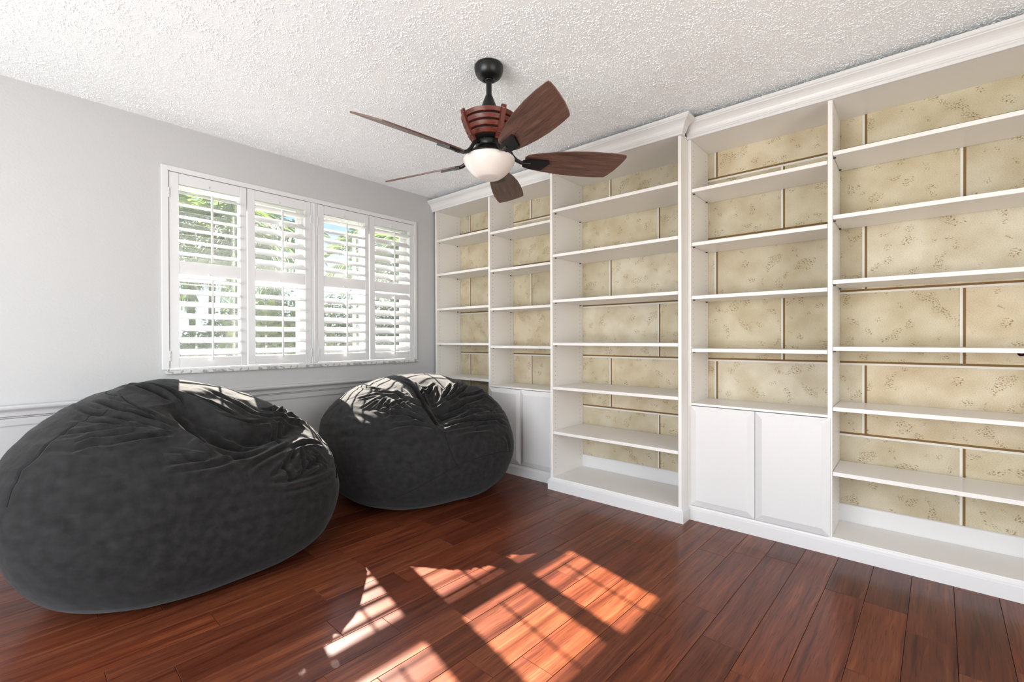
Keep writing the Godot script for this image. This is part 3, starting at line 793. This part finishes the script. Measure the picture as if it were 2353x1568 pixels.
const CROWN := [Vector2(0, 2.3075), Vector2(0.010, 2.3075), Vector2(0.012, 2.3100), Vector2(0.012, 2.3215), Vector2(0.016, 2.3235), Vector2(0.0185, 2.327), Vector2(0.0185, 2.331), Vector2(0.0215, 2.3325), Vector2(0.0235, 2.343), Vector2(0.0275, 2.353), Vector2(0.0335, 2.362), Vector2(0.0415, 2.370), Vector2(0.0505, 2.376), Vector2(0.0590, 2.380), Vector2(0.0595, 2.384), Vector2(0.0655, 2.387), Vector2(0.0687, 2.3915), Vector2(0.0687, 2.4034), Vector2(0, 2.4034)]
const PLINTH := [Vector2(0, 0.0), Vector2(0.0150, 0.0), Vector2(0.0150, 0.0635), Vector2(0.0125, 0.0665), Vector2(0.0125, 0.0690), Vector2(0.0085, 0.0720), Vector2(0.0055, 0.0760), Vector2(0.0042, 0.0805), Vector2(0.0015, 0.0840), Vector2(0, 0.0845)]

func bookcases() -> void:
	var xa := 0.102
	# beside the window: two bays, the second over cupboard doors
	var a := base("bookcase")
	tag(a, "white two-bay bookcase in the corner beside the window, partly behind the bean bag", "bookcase", "built-in bookcases along the painted wall")
	upright("side_panel", 0.030, xa, a)
	upright("divider", 0.7300, xa, a)
	upright("side_panel", 1.4365, xa, a, false)
	slab("top_panel", Vector3(xa, 2.3075, 0.030), Vector3(X_RIGHT - 0.001, 2.321, 1.4565), M.cabinet, a)
	slab("dust_board", Vector3(xa, 2.321, 0.030), Vector3(X_RIGHT - 0.001, 2.329, 1.4565), M.raw_wood, a)
	for y in [2.0375, 1.7159, 1.3901, 1.0653, 0.7538, 0.43]:
		shelf(y, 0.050, 0.7300, xa, a)
	for y in [2.0056, 1.6854, 1.3607, 1.0435]:
		shelf(y, 0.7500, 1.4365, xa, a)
	slab("deck", Vector3(xa, 0.0695, 0.050), Vector3(X_RIGHT - 0.016, 0.0895, 0.7300), M.cabinet, a, 0.001)
	cabinet_base(0.7500, 1.4365, 1.0925, xa, a)
	var s := Shape.new()
	s.sweep([Vector2(xa, 0.002), Vector2(xa, 1.4565)], [Vector2(-1, 0)], CROWN)
	put("crown_moulding", s.mesh(), M.cabinet_front, a)
	s = Shape.new()
	s.sweep([Vector2(xa, 0.016), Vector2(xa, 1.4565)], [Vector2(-1, 0)], PLINTH)
	put("plinth", s.mesh(), M.cabinet_front, a)
	# the deeper unit that stands forward
	var b := base("bookcase")
	tag(b, "deeper white open bookcase standing forward between its neighbours", "bookcase", "built-in bookcases along the painted wall")
	upright("side_panel", 1.4575, 0.0, b)
	upright("side_panel", 2.4025, 0.0, b, false)
	slab("top_panel", Vector3(0.0, 2.3075, 1.4575), Vector3(X_RIGHT - 0.001, 2.321, 2.4225), M.cabinet, b)
	slab("dust_board", Vector3(0.0, 2.321, 1.4575), Vector3(X_RIGHT - 0.001, 2.329, 2.4225), M.raw_wood, b)
	for y in [2.0398, 1.7144, 1.3838, 1.0722, 0.7508, 0.4255]:
		shelf(y, 1.4775, 2.4025, 0.0, b)
	slab("deck", Vector3(0.0, 0.0695, 1.4775), Vector3(X_RIGHT - 0.016, 0.0900, 2.4025), M.cabinet, b, 0.001)
	var path := [Vector2(xa - 0.001, 1.4575), Vector2(0, 1.4575), Vector2(0, 2.4225), Vector2(xa - 0.001, 2.4225)]
	var out := [Vector2(0, -1), Vector2(-1, 0), Vector2(0, 1)]
	s = Shape.new()
	s.sweep([path[0] - Vector2(0.070, 0), path[1], path[2], path[3] - Vector2(0.070, 0)], out, CROWN)
	put("crown_moulding", s.mesh(), M.cabinet_front, b)
	s = Shape.new()
	s.sweep([path[0] - Vector2(0.016, 0), path[1], path[2], path[3] - Vector2(0.016, 0)], out, PLINTH)
	put("plinth", s.mesh(), M.cabinet_front, b)
	# the unit farther from the window: cupboard bay and open bay
	var c := base("bookcase")
	tag(c, "white bookcase with cupboard doors and a wide open bay, farthest from the window", "bookcase", "built-in bookcases along the painted wall")
	upright("side_panel", 2.4230, xa, c)
	upright("divider", 3.1335, xa, c)
	upright("side_panel", 4.05, xa, c, false)
	slab("top_panel", Vector3(xa, 2.3075, 2.4230), Vector3(X_RIGHT - 0.001, 2.321, 4.07), M.cabinet, c)
	slab("dust_board", Vector3(xa, 2.321, 2.4230), Vector3(X_RIGHT - 0.001, 2.329, 4.07), M.raw_wood, c)
	for y in [2.0067, 1.6816, 1.3589, 1.0388]:
		shelf(y, 2.4430, 3.1335, xa, c)
	for y in [2.0450, 1.7225, 1.3944, 1.0557, 0.7497, 0.4204]:
		shelf(y, 3.1535, 4.05, xa, c)
	slab("deck", Vector3(xa, 0.0695, 3.1535), Vector3(X_RIGHT - 0.016, 0.0893, 4.05), M.cabinet, c, 0.001)
	cabinet_base(2.4430, 3.1335, 2.7975, xa, c)
	s = Shape.new()
	s.sweep([Vector2(xa, 2.4230), Vector2(xa, 4.07)], [Vector2(-1, 0)], CROWN)
	put("crown_moulding", s.mesh(), M.cabinet_front, c)
	s = Shape.new()
	s.sweep([Vector2(xa, 2.4230), Vector2(xa, 4.07)], [Vector2(-1, 0)], PLINTH)
	put("plinth", s.mesh(), M.cabinet_front, c)

func cable_jack() -> void:
	var j := base("cable_jack", Vector3(X_RIGHT - 0.0005, 1.027, 3.838))
	tag(j, "small dark round cable socket with a copper ring on the painted wall under a shelf", "socket")
	var s := Shape.new()
	s.lathe([Vector2(0, 0), Vector2(0.013, 0), Vector2(0.0125, 0.003), Vector2(0.0045, 0.004), Vector2(0, 0.004)], 20)
	var d := put("plate", s.mesh(), M.zip, j)
	d.rotation_degrees.z = 90
	s = Shape.new()
	s.lathe([Vector2(0.0018, 0.003), Vector2(0.0042, 0.003), Vector2(0.0042, 0.010), Vector2(0.0018, 0.010), Vector2(0.0018, 0.003)], 16)
	var r := put("ring", s.mesh(), M.copper, j)
	r.rotation_degrees.z = 90

# ---------------------------------------------------------------- ceiling fan
func housing_radius(y: float) -> float:
	return 0.080 + 0.060 * pow(clampf((y - 2.066) / 0.120, 0.0, 1.0), 0.66)

func ceiling_fan() -> void:
	var f := base("ceiling_fan", FAN)
	tag(f, "black ceiling fan with five dark wooden blades and a frosted glass bowl light", "ceiling fan")
	var s := Shape.new()
	s.lathe([Vector2(0.0, 2.371), Vector2(0.026, 2.371), Vector2(0.028, 2.368), Vector2(0.031, 2.368), Vector2(0.034, 2.3705), Vector2(0.046, 2.375), Vector2(0.057, 2.384), Vector2(0.0655, 2.398), Vector2(0.070, 2.414), Vector2(0.0712, 2.427), Vector2(0.070, 2.433), Vector2(0.066, 2.4385)], 48)
	put("canopy", s.mesh(), M.black, f)
	s = Shape.new()
	s.lathe([Vector2(0.0, 2.362), Vector2(0.016, 2.362), Vector2(0.0205, 2.366), Vector2(0.0205, 2.371), Vector2(0.0, 2.373)], 32)
	put("hanger_ball", s.mesh(), M.black, f)
	s = Shape.new()
	s.lathe([Vector2(0.0135, 2.19), Vector2(0.0135, 2.372)], 24)
	put("downrod", s.mesh(), M.black, f)
	s = Shape.new()
	s.lathe([Vector2(0.0, 2.172), Vector2(0.043, 2.172), Vector2(0.043, 2.196), Vector2(0.040, 2.222), Vector2(0.032, 2.252), Vector2(0.022, 2.278), Vector2(0.017, 2.290), Vector2(0.0135, 2.292)], 32)
	put("coupling_cover", s.mesh(), M.black, f)
	# motor in its slatted wooden basket
	var basket := Node3D.new()
	basket.name = "motor_housing"
	f.add_child(basket)
	s = Shape.new()
	var prof := [Vector2(0, 2.068)]
	for k in 9:
		var y := 2.07 + 0.104 * k / 8.0
		prof.append(Vector2(housing_radius(y) - 0.012, y))
	prof.append(Vector2(0, 2.175))
	s.lathe(prof, 40)
	put("motor_shell", s.mesh(), M.black_rough, basket)
	for k in 4:
		var y0 := 2.0775 + 0.0272 * k
		var y1 := y0 + 0.0192
		s = Shape.new()
		var r0 := housing_radius(y0)
		var r1 := housing_radius(y1)
		s.lathe([Vector2(r0 - 0.011, y0), Vector2(r0 - 0.001, y0), Vector2(r0, y0 + 0.002), Vector2(r1, y1 - 0.002), Vector2(r1 - 0.001, y1), Vector2(r1 - 0.011, y1)], 64)
		put("wooden_band", s.mesh(), M.cherry, basket)
	for k in 4:
		var a := deg_to_rad(107.0 + 90.0 * k)
		s = Shape.new()
		var pts := []
		for j in 11:
			var y := 2.052 + 0.138 * j / 10.0
			pts.append(Vector2(housing_radius(y), y))
		for j in 10:
			var p0: Vector2 = pts[j]
			var p1: Vector2 = pts[j + 1]
			var d := (p1 - p0).normalized()
			var o := Vector2(d.y, -d.x)
			var h := 0.011
			var q := []
			for e in [p0 - o * 0.004, p0 + o * 0.009, p1 + o * 0.009, p1 - o * 0.004]:
				q.append(e)
			s.quad(Vector3(q[1].x, q[1].y, -h), Vector3(q[1].x, q[1].y, h), Vector3(q[2].x, q[2].y, h), Vector3(q[2].x, q[2].y, -h), Vector3(o.x, o.y, 0))
			for z in [-h, h]:
				s.quad(Vector3(q[0].x, q[0].y, z), Vector3(q[1].x, q[1].y, z), Vector3(q[2].x, q[2].y, z), Vector3(q[3].x, q[3].y, z), Vector3(0, 0, signf(z)))
			if j == 0 or j == 9:
				var e0: Vector2 = q[0] if j == 0 else q[3]
				var e1: Vector2 = q[1] if j == 0 else q[2]
				s.quad(Vector3(e0.x, e0.y, -h), Vector3(e1.x, e1.y, -h), Vector3(e1.x, e1.y, h), Vector3(e0.x, e0.y, h), Vector3(0, -1.0 if j == 0 else 1.0, 0))
		var rib := put("wooden_rib", s.mesh(), M.cherry, basket)
		rib.rotation.y = -a
	# hub and light fitter
	s = Shape.new()
	s.lathe([Vector2(0.0, 2.030), Vector2(0.060, 2.030), Vector2(0.060, 2.040), Vector2(0.067, 2.042), Vector2(0.067, 2.062), Vector2(0.061, 2.068), Vector2(0.0, 2.070)], 40)
	put("hub", s.mesh(), M.black, f)
	s = Shape.new()
	s.lathe([Vector2(0.0, 1.988), Vector2(0.117, 1.988), Vector2(0.1195, 1.992), Vector2(0.113, 1.999), Vector2(0.088, 2.010), Vector2(0.072, 2.022), Vector2(0.064, 2.032), Vector2(0.0, 2.032)], 48)
	put("light_fitter", s.mesh(), M.black, f)
	s = Shape.new()
	s.lathe([Vector2(0.056, 1.8905), Vector2(0.060, 1.892), Vector2(0.076, 1.903), Vector2(0.094, 1.920), Vector2(0.110, 1.939), Vector2(0.120, 1.955), Vector2(0.1255, 1.968), Vector2(0.1265, 1.975), Vector2(0.1245, 1.982), Vector2(0.1175, 1.988), Vector2(0.112, 1.989)], 64)
	var bowl := put("glass_bowl", s.mesh(), M.glass_bowl, f)
	s = Shape.new()
	s.lathe([Vector2(0.0, 1.8865), Vector2(0.040, 1.8875), Vector2(0.053, 1.889), Vector2(0.0565, 1.891)], 48)
	put("bowl_base", s.mesh(), M.bowl_cap, bowl)
	# blades
	var outline := []
	var lead := [[0.175, 0.030], [0.195, 0.045], [0.25, 0.058], [0.33, 0.072], [0.42, 0.082], [0.51, 0.086], [0.60, 0.084], [0.665, 0.078], [0.678, 0.075]]
	for q in lead:
		outline.append(Vector2(q[0], q[1]))
	for q in [[0.681, 0.066], [0.674, 0.040], [0.661, 0.008], [0.644, -0.026], [0.622, -0.058], [0.610, -0.072], [0.603, -0.077]]:
		outline.append(Vector2(q[0], q[1]))
	for q in [[0.55, -0.080], [0.46, -0.080], [0.37, -0.073], [0.28, -0.061], [0.215, -0.048], [0.180, -0.034]]:
		outline.append(Vector2(q[0], q[1]))
	var bs := Shape.new()
	bs.uv_scale = Vector2(1.35, 5.4)
	bs.uv_at = Vector2(0.0, 0.5)
	bs.plate(outline, -0.0032, 0.0032)
	var blade := bs.mesh()
	var iron := Shape.new()
	iron.plate([Vector2(0.165, -0.020), Vector2(0.20, -0.034), Vector2(0.262, -0.038), Vector2(0.300, 0.010), Vector2(0.292, 0.024), Vector2(0.20, 0.024), Vector2(0.165, 0.014)], -0.014, -0.0034)
	var plate_mesh := iron.mesh()
	var arm := Shape.new()
	arm.tube([Vector3(0.055, 0.072, 0), Vector3(0.080, 0.068, 0), Vector3(0.100, 0.050, 0), Vector3(0.116, 0.024, 0), Vector3(0.136, 0.004, 0), Vector3(0.160, -0.006, 0), Vector3(0.205, -0.009, 0)], 0.0125, 10, 0.7)
	var arm_mesh := arm.mesh()
	for k in 5:
		var ang := deg_to_rad(112.6 - 72.0 * k)
		var hold := Basis(Vector3.UP, -ang)
		var bl := put("blade", blade, M.walnut, f)
		bl.transform = Transform3D(hold * Basis(Vector3.RIGHT, deg_to_rad(-23.0)), Vector3(0, 1.979, 0))
		put("blade_iron", plate_mesh, M.black, bl)
		var ar := put("blade_arm", arm_mesh, M.black, f)
		ar.transform = Transform3D(hold, Vector3(0, 1.979, 0))

# ---------------------------------------------------------------- bean bags
func bag_base(p: Array, th: float, s: float) -> Vector3:
	var ct := cos(th)
	var st := sin(th)
	var rr: float = pow(pow(absf(ct), p[11]) + pow(absf(st), p[11]), -1.0 / p[11]) * (1.0 + p[12] * cos(3.0 * th - p[13]))
	var phi := absf(s) * PI / 2.0
	var rho := 0.0
	var y := 0.0
	if s >= 0.0:
		rho = pow(maxf(cos(phi), 0.0), p[7])
		y = p[5] + (p[4] - p[5]) * pow(sin(phi), p[8])
	else:
		rho = p[6] + (1.0 - p[6]) * pow(maxf(cos(phi), 0.0), 0.9)
		y = p[5] * (1.0 - sin(phi))
	var lx: float = p[2] * rr * ct * rho
	var lz: float = p[3] * rr * st * rho
	var k: float = pow(maxf(y, 0.0) / p[4], 1.5)
	return Vector3(p[0] + lx * cos(p[14]) - lz * sin(p[14]) + p[9] * k, y, p[1] + lx * sin(p[14]) + lz * cos(p[14]) + p[10] * k)

func line_points(p: Array, line: Array, step := 8) -> PackedVector3Array:
	var curve := Curve3D.new()
	var pts := []
	for q in line:
		pts.append(bag_base(p, q.x, q.y))
	var out := PackedVector3Array()
	for k in pts.size() - 1:
		var a: Vector3 = pts[max(k - 1, 0)]
		var d: Vector3 = pts[min(k + 2, pts.size() - 1)]
		for j in step:
			out.append(pts[k].cubic_interpolate(pts[k + 1], a, d, float(j) / step))
	out.append(pts[-1])
	return out

# how each kind of line bends the cloth: [depth, width, ridge beside it]
const BEND := {"dent": [-0.085, 0.055, 0.0], "lip": [0.026, 0.034, 0.0], "fold": [-0.018, 0.0125, 0.75], "soft": [-0.007, 0.017, 0.5], "thin": [-0.0120, 0.0115, 0.8], "crease": [-0.03, 0.016, 0.35], "seam": [-0.0035, 0.006, 0.3]}

func bag_lines(p: Array, lines: Dictionary, bend: Dictionary) -> Array:
	var out := []
	for kind in lines:
		for line in lines[kind]:
			var pts := line_points(p, line, 6)
			var box := AABB(pts[0], Vector3.ZERO)
			for q in pts:
				box = box.expand(q)
			out.append([pts, bend[kind], box.grow(bend[kind][1] * 3.2)])
	return out

func bag_bend(b: Vector3, prepared: Array) -> float:
	var sum := 0.0
	for l in prepared:
		var box: AABB = l[2]
		if not box.has_point(b):
			continue
		var pts: PackedVector3Array = l[0]
		var best := 1e9
		var at := 0.0
		for k in pts.size() - 1:
			var a := pts[k]
			var d := pts[k + 1] - a
			var t := clampf((b - a).dot(d) / maxf(d.length_squared(), 1e-9), 0.0, 1.0)
			var r := b.distance_squared_to(a + d * t)
			if r < best:
				best = r
				at = (k + t) / (pts.size() - 1)
		var r := sqrt(best)
		var w: float = l[1][1]
		var ends := pow(sin(clampf(at, 0.004, 0.996) * PI), 0.9 if w < 0.02 else 0.45)
		var x := r / w
		if x < 4.0:
			sum += l[1][0] * ends * (exp(-x * x) - l[1][2] * exp(-pow((x - 1.7) / 0.85, 2.0)))
	return sum

func bag_point(p: Array, th: float, s: float, prepared: Array, wr: FastNoiseLite, fine: FastNoiseLite) -> Vector3:
	var b := bag_base(p, th, s)
	var e := 0.01
	var du := bag_base(p, th + e, s) - bag_base(p, th - e, s)
	var dv := bag_base(p, th, minf(s + e, 0.999)) - bag_base(p, th, maxf(s - e, -1.0))
	var nrm := dv.cross(du)
	nrm = Vector3.UP if nrm.length() < 1e-8 else nrm.normalized()
	if nrm.dot(b - Vector3(p[0], p[5], p[1])) < 0.0:
		nrm = -nrm
	var high := smoothstep(0.25, 0.75, b.y / p[4])
	var d := bag_bend(b, prepared)
	# loose cloth: creases that run mostly round the bag, stronger towards the slack top
	var q := Vector3(b.x * 2.0, b.y * 9.0, b.z * 2.0)
	d += (absf(wr.get_noise_3dv(q)) - 0.25) * -lerpf(0.004, 0.012, high)
	d += fine.get_noise_3dv(b * 18.0) * lerpf(0.0006, 0.0012, high)
	d += wr.get_noise_3dv(b * 2.2 + Vector3(7, 3, 1)) * 0.010
	if s < -0.7:
		d *= (s + 1.0) / 0.3
	var out := b + nrm * d
	out.y = maxf(out.y, 0.001)
	return out

func bag_mesh(p: Array, prepared: Array, wr: FastNoiseLite, fine: FastNoiseLite, nt: int, ns: int) -> ArrayMesh:
	var v := PackedVector3Array()
	var idx := PackedInt32Array()
	for j in ns + 1:
		var s := -1.0 + 3.0 * j / ns if j < ns / 3 else 1.5 * (float(j) / ns - 1.0 / 3.0)
		s = minf(s, 0.9985)
		for k in nt:
			var u := TAU * k / nt      # closer together on the side that faces the room
			v.append(bag_point(p, u - 0.5 * sin(u - 2.0), s, prepared, wr, fine))
	var top := v.size()
	v.append(bag_point(p, 0.0, 0.9999, prepared, wr, fine))
	var foot := v.size()
	v.append(Vector3(p[0], 0.001, p[1]))
	for j in ns:
		for k in nt:
			var a := j * nt + k
			var b := j * nt + (k + 1) % nt
			idx.append_array([a, b, b + nt, a, b + nt, a + nt])
	for k in nt:
		idx.append_array([ns * nt + k, ns * nt + (k + 1) % nt, top])
		idx.append_array([(k + 1) % nt, k, foot])
	var n := PackedVector3Array()
	n.resize(v.size())
	for t in range(0, idx.size(), 3):
		var f := (v[idx[t + 2]] - v[idx[t]]).cross(v[idx[t + 1]] - v[idx[t]])
		for q in 3:
			n[idx[t + q]] += f
	# the grid runs upwards and round: keep normals outward and triangles clockwise
	var c := Vector3(p[0], p[5], p[1])
	var sense := 0.0
	for k in range(0, v.size(), 97):
		sense += signf(n[k].dot(v[k] - c))
	for k in n.size():
		n[k] = n[k].normalized() * signf(sense)
	if sense < 0.0:
		for t in range(0, idx.size(), 3):
			var h := idx[t + 1]
			idx[t + 1] = idx[t + 2]
			idx[t + 2] = h
	var a := []
	a.resize(Mesh.ARRAY_MAX)
	a[Mesh.ARRAY_VERTEX] = v
	a[Mesh.ARRAY_NORMAL] = n
	a[Mesh.ARRAY_INDEX] = idx
	var m := ArrayMesh.new()
	m.add_surface_from_arrays(Mesh.PRIMITIVE_TRIANGLES, a)
	return m

func bean_bag(p: Array, lines: Dictionary, label: String, sd: int, bend: Dictionary, zips: Array) -> void:
	var o := base("bean_bag", Vector3(p[0], 0, p[1]))
	tag(o, label, "bean bag")
	var local: Array = p.duplicate()
	local[0] = 0.0
	local[1] = 0.0
	var prepared := bag_lines(local, lines, bend)
	var wr := noise(1.0, 2, sd)
	wr.fractal_gain = 0.4
	var fine := noise(1.0, 2, sd + 5)
	put("cover", bag_mesh(local, prepared, wr, fine, 600, 330), M.suede, o)
	var k := 0
	for line in lines["seam"]:
		var pts := []
		for j in line.size() - 1:
			var steps := 12
			for q in steps:
				var a: Vector2 = line[j]
				var b: Vector2 = line[j + 1]
				if absf(b.x - a.x) > PI:
					b.x += TAU * signf(a.x - b.x)
				var m := a.lerp(b, float(q) / steps)
				pts.append(bag_point(local, m.x, m.y, prepared, wr, fine))
		var s := Shape.new()
		var is_zip: bool = k in zips
		s.tube(pts, 0.0045 if is_zip else 0.0019, 6)
		put("zip_edge" if is_zip else "seam", s.mesh(), M.zip if is_zip else M.seam, o)
		k += 1

func bean_bags() -> void:
	bean_bag(BAG_WIDE_SHAPE, BAG_WIDE_LINES, "larger charcoal suede bean bag with a deep sagging crease, below the window", 101, BEND, [2])
	var bend := BEND.duplicate(true)
	bend["dent"] = [-0.055, 0.055, 0.0]
	bend["lip"] = [0.02, 0.034, 0.0]
	bend["fold"] = [-0.018, 0.0120, 0.75]
	bend["thin"] = [-0.010, 0.0105, 0.8]
	bend["crease"] = [-0.022, 0.014, 0.4]
	bean_bag(BAG_ROUND_SHAPE, BAG_ROUND_LINES, "smaller charcoal suede bean bag in the corner against the bookcase", 207, bend, [])

# ---------------------------------------------------------------- garden seen through the louvers
func leaf_mesh(long: float, wide: float) -> ArrayMesh:
	var s := Shape.new()
	var a := Vector3.ZERO
	var tip := Vector3(long, -0.12 * long, 0)
	var l := Vector3(long * 0.45, 0.03 * long, wide / 2.0)
	var r := Vector3(long * 0.45, 0.03 * long, -wide / 2.0)
	var m := Vector3(long * 0.5, -0.04 * long, 0)
	for q in [[a, l, m], [l, tip, m], [a, m, r], [m, tip, r]]:
		var nn: Vector3 = (q[1] - q[0]).cross(q[2] - q[0]).normalized()
		if nn.y < 0.0:
			nn = -nn
		s.tri(q[0], q[1], q[2], nn)
	return s.mesh()

func leaves(called: String, parent: Node3D, m: Mesh, spots: Array, tints: Array, size := Vector2(0.8, 1.3)) -> void:
	var mm := MultiMesh.new()
	mm.transform_format = MultiMesh.TRANSFORM_3D
	mm.use_colors = true
	mm.mesh = m
	mm.instance_count = spots.size()
	for k in spots.size():
		var b := Basis.from_euler(Vector3(rng.randf_range(-0.9, 0.9), rng.randf() * TAU, rng.randf_range(-0.9, 0.9))).scaled(Vector3.ONE * rng.randf_range(size.x, size.y))
		mm.set_instance_transform(k, Transform3D(b, spots[k]))
		mm.set_instance_color(k, tints[rng.randi() % tints.size()])
	var o := MultiMeshInstance3D.new()
	o.name = called
	o.multimesh = mm
	o.material_override = M.leaf
	tag(o, "", "", "", "stuff")
	parent.add_child(o, true)

func shrub(at: Vector3, size: Vector3, count: int, label: String, tints: Array, leaf: Mesh, group: String) -> void:
	var o := base("garden_shrub", at)
	tag(o, label, "shrub", group)
	var spots := []
	for k in count:
		var d := Vector3(rng.randfn(), rng.randfn(), rng.randfn()).normalized() * pow(rng.randf(), 0.25)
		var p := Vector3(d.x * size.x, size.y * 0.5 + d.y * size.y * 0.5, d.z * size.z)
		p += Vector3(rng.randfn(), rng.randfn(), rng.randfn()) * 0.05
		spots.append(Vector3(p.x, maxf(p.y, 0.0), p.z))
	leaves("foliage", o, leaf, spots, tints)
	var s := Shape.new()
	for k in 5:
		var a := TAU * k / 5.0
		s.tube([Vector3(0.05 * cos(a), -0.02, 0.05 * sin(a)), Vector3(0.2 * size.x * cos(a), size.y * 0.35, 0.2 * size.z * sin(a)), Vector3(0.45 * size.x * cos(a), size.y * 0.75, 0.45 * size.z * sin(a))], 0.014, 6)
	put("stems", s.mesh(), M.trunk, o)

func frond_mesh(long: float, droop: float, sd: int) -> ArrayMesh:
	var r := RandomNumberGenerator.new()
	r.seed = sd
	var s := Shape.new()
	var rib := []
	for k in 15:
		var t := k / 14.0
		rib.append(Vector3(long * t * (1.0 - 0.18 * t), long * (0.55 * t - droop * t * t), 0))
	s.tube(rib, 0.011, 5)
	for k in 62:
		var t := 0.14 + 0.86 * k / 61.0
		var q := t * 14.0
		var a: Vector3 = rib[int(minf(q, 13.0))].lerp(rib[int(minf(q, 13.0)) + 1], q - minf(floorf(q), 13.0))
		var ll := long * 0.30 * sin(PI * clampf(t * 0.86 + 0.10, 0.0, 1.0)) + 0.05
		for side in [-1.0, 1.0]:
			var d := Vector3(0.55, r.randf_range(-0.75, -0.1), side).normalized() * ll * r.randf_range(0.85, 1.1)
			var w := Vector3(0.014, 0.006, 0)
			var nn := (d.cross(w)).normalized()
			if nn.y < 0.0:
				nn = -nn
			var m := a + d * 0.55 + Vector3(0, 0.02, 0)
			var tip := a + d + Vector3(0, -ll * 0.25, 0)
			s.quad(a - w * 0.6, a + w * 0.6, m + w, m - w, nn)
			s.tri(m - w, m + w, tip, nn)
	return s.mesh()

func palm(at: Vector3, stems: Array, fronds: Array, count: int, label: String) -> void:
	var o := base("palm_clump", at)
	tag(o, label, "palm tree")
	for q in stems:
		var pts := []
		for k in 13:
			var t := k / 12.0
			pts.append(Vector3(q[0] + q[3] * t * t, q[2] * t, q[1]))
		var s := Shape.new()
		s.tube(pts, 0.058, 12)
		put("trunk", s.mesh(), M.trunk, o)
		var off := rng.randf() * TAU
		for k in count:
			var b := put("frond", fronds[k % fronds.size()], M.frond, o)
			b.transform = Transform3D(Basis(Vector3.UP, off + k * 2.399) * Basis(Vector3.BACK, deg_to_rad(lerpf(38.0, -52.0, float(k) / count))), Vector3(q[0] + q[3], q[2] - 0.04, q[1]))

func garden() -> void:
	var g := slab("ground", Vector3(-14, -0.5, -30), Vector3(18, -0.32, -0.2), M.grass)
	tag(g, "lawn outside the window", "lawn", "", "structure")
	tag(slab("bounce_slab", Vector3(-10.5, -0.3, -0.2), Vector3(X_LEFT - 0.15, -0.03, 7.0), M.bounce_pale), "added unseen pale slab bouncing sunlight in through the glass door", "bounce_slab", "", "structure")  # added out of view: throws sunlight up through the door onto the ceiling
	var dark := [Color(0.22, 0.32, 0.26), Color(0.30, 0.38, 0.32), Color(0.36, 0.42, 0.38), Color(0.26, 0.31, 0.30)]
	var gold := [Color(0.75, 0.80, 0.40), Color(0.95, 0.92, 0.42), Color(0.55, 0.65, 0.40)]
	var small := leaf_mesh(0.085, 0.045)
	var big := leaf_mesh(0.13, 0.11)
	var y := -0.32
	var row := [[-0.35, 1.55, 0.55], [0.45, 2.05, 0.7], [1.35, 2.35, 0.75], [2.3, 2.4, 0.8], [3.3, 2.45, 0.8], [4.3, 2.5, 0.8], [5.4, 2.5, 0.85], [6.6, 2.5, 0.9]]
	for q in row:
		shrub(Vector3(q[0], y, -6.3), Vector3(q[2], q[1], 0.6), 5200, "dense grey-green shrub in the hedge row outside the window", dark, small, "hedge shrubs outside the window")
	shrub(Vector3(0.55, y, -5.4), Vector3(0.55, 2.15, 0.35), 1500, "loose shrub with large yellow-green leaves in front of the hedge", gold, big, "yellow-green shrubs outside the window")
	shrub(Vector3(1.5, y, -5.5), Vector3(0.5, 2.4, 0.35), 1400, "loose shrub with large yellow-green leaves in front of the hedge", gold, big, "yellow-green shrubs outside the window")
	var fr := [frond_mesh(1.9, 0.9, 1), frond_mesh(1.6, 1.1, 2), frond_mesh(2.1, 0.8, 3)]
	palm(Vector3(0.0, y, -7.2), [[0.0, 0.0, 3.5, -0.1], [0.35, -0.25, 3.9, 0.1], [0.6, 0.1, 3.3, 0.25]], fr, 15, "clump of three slender grey palm trunks with drooping fronds outside the window")
	palm(Vector3(4.6, y, -7.0), [[0.0, 0.0, 3.4, -0.3], [0.3, -0.2, 3.8, 0.2]], fr, 17, "pair of palm trunks with spreading fronds behind the hedge, nearer the bookcase side")
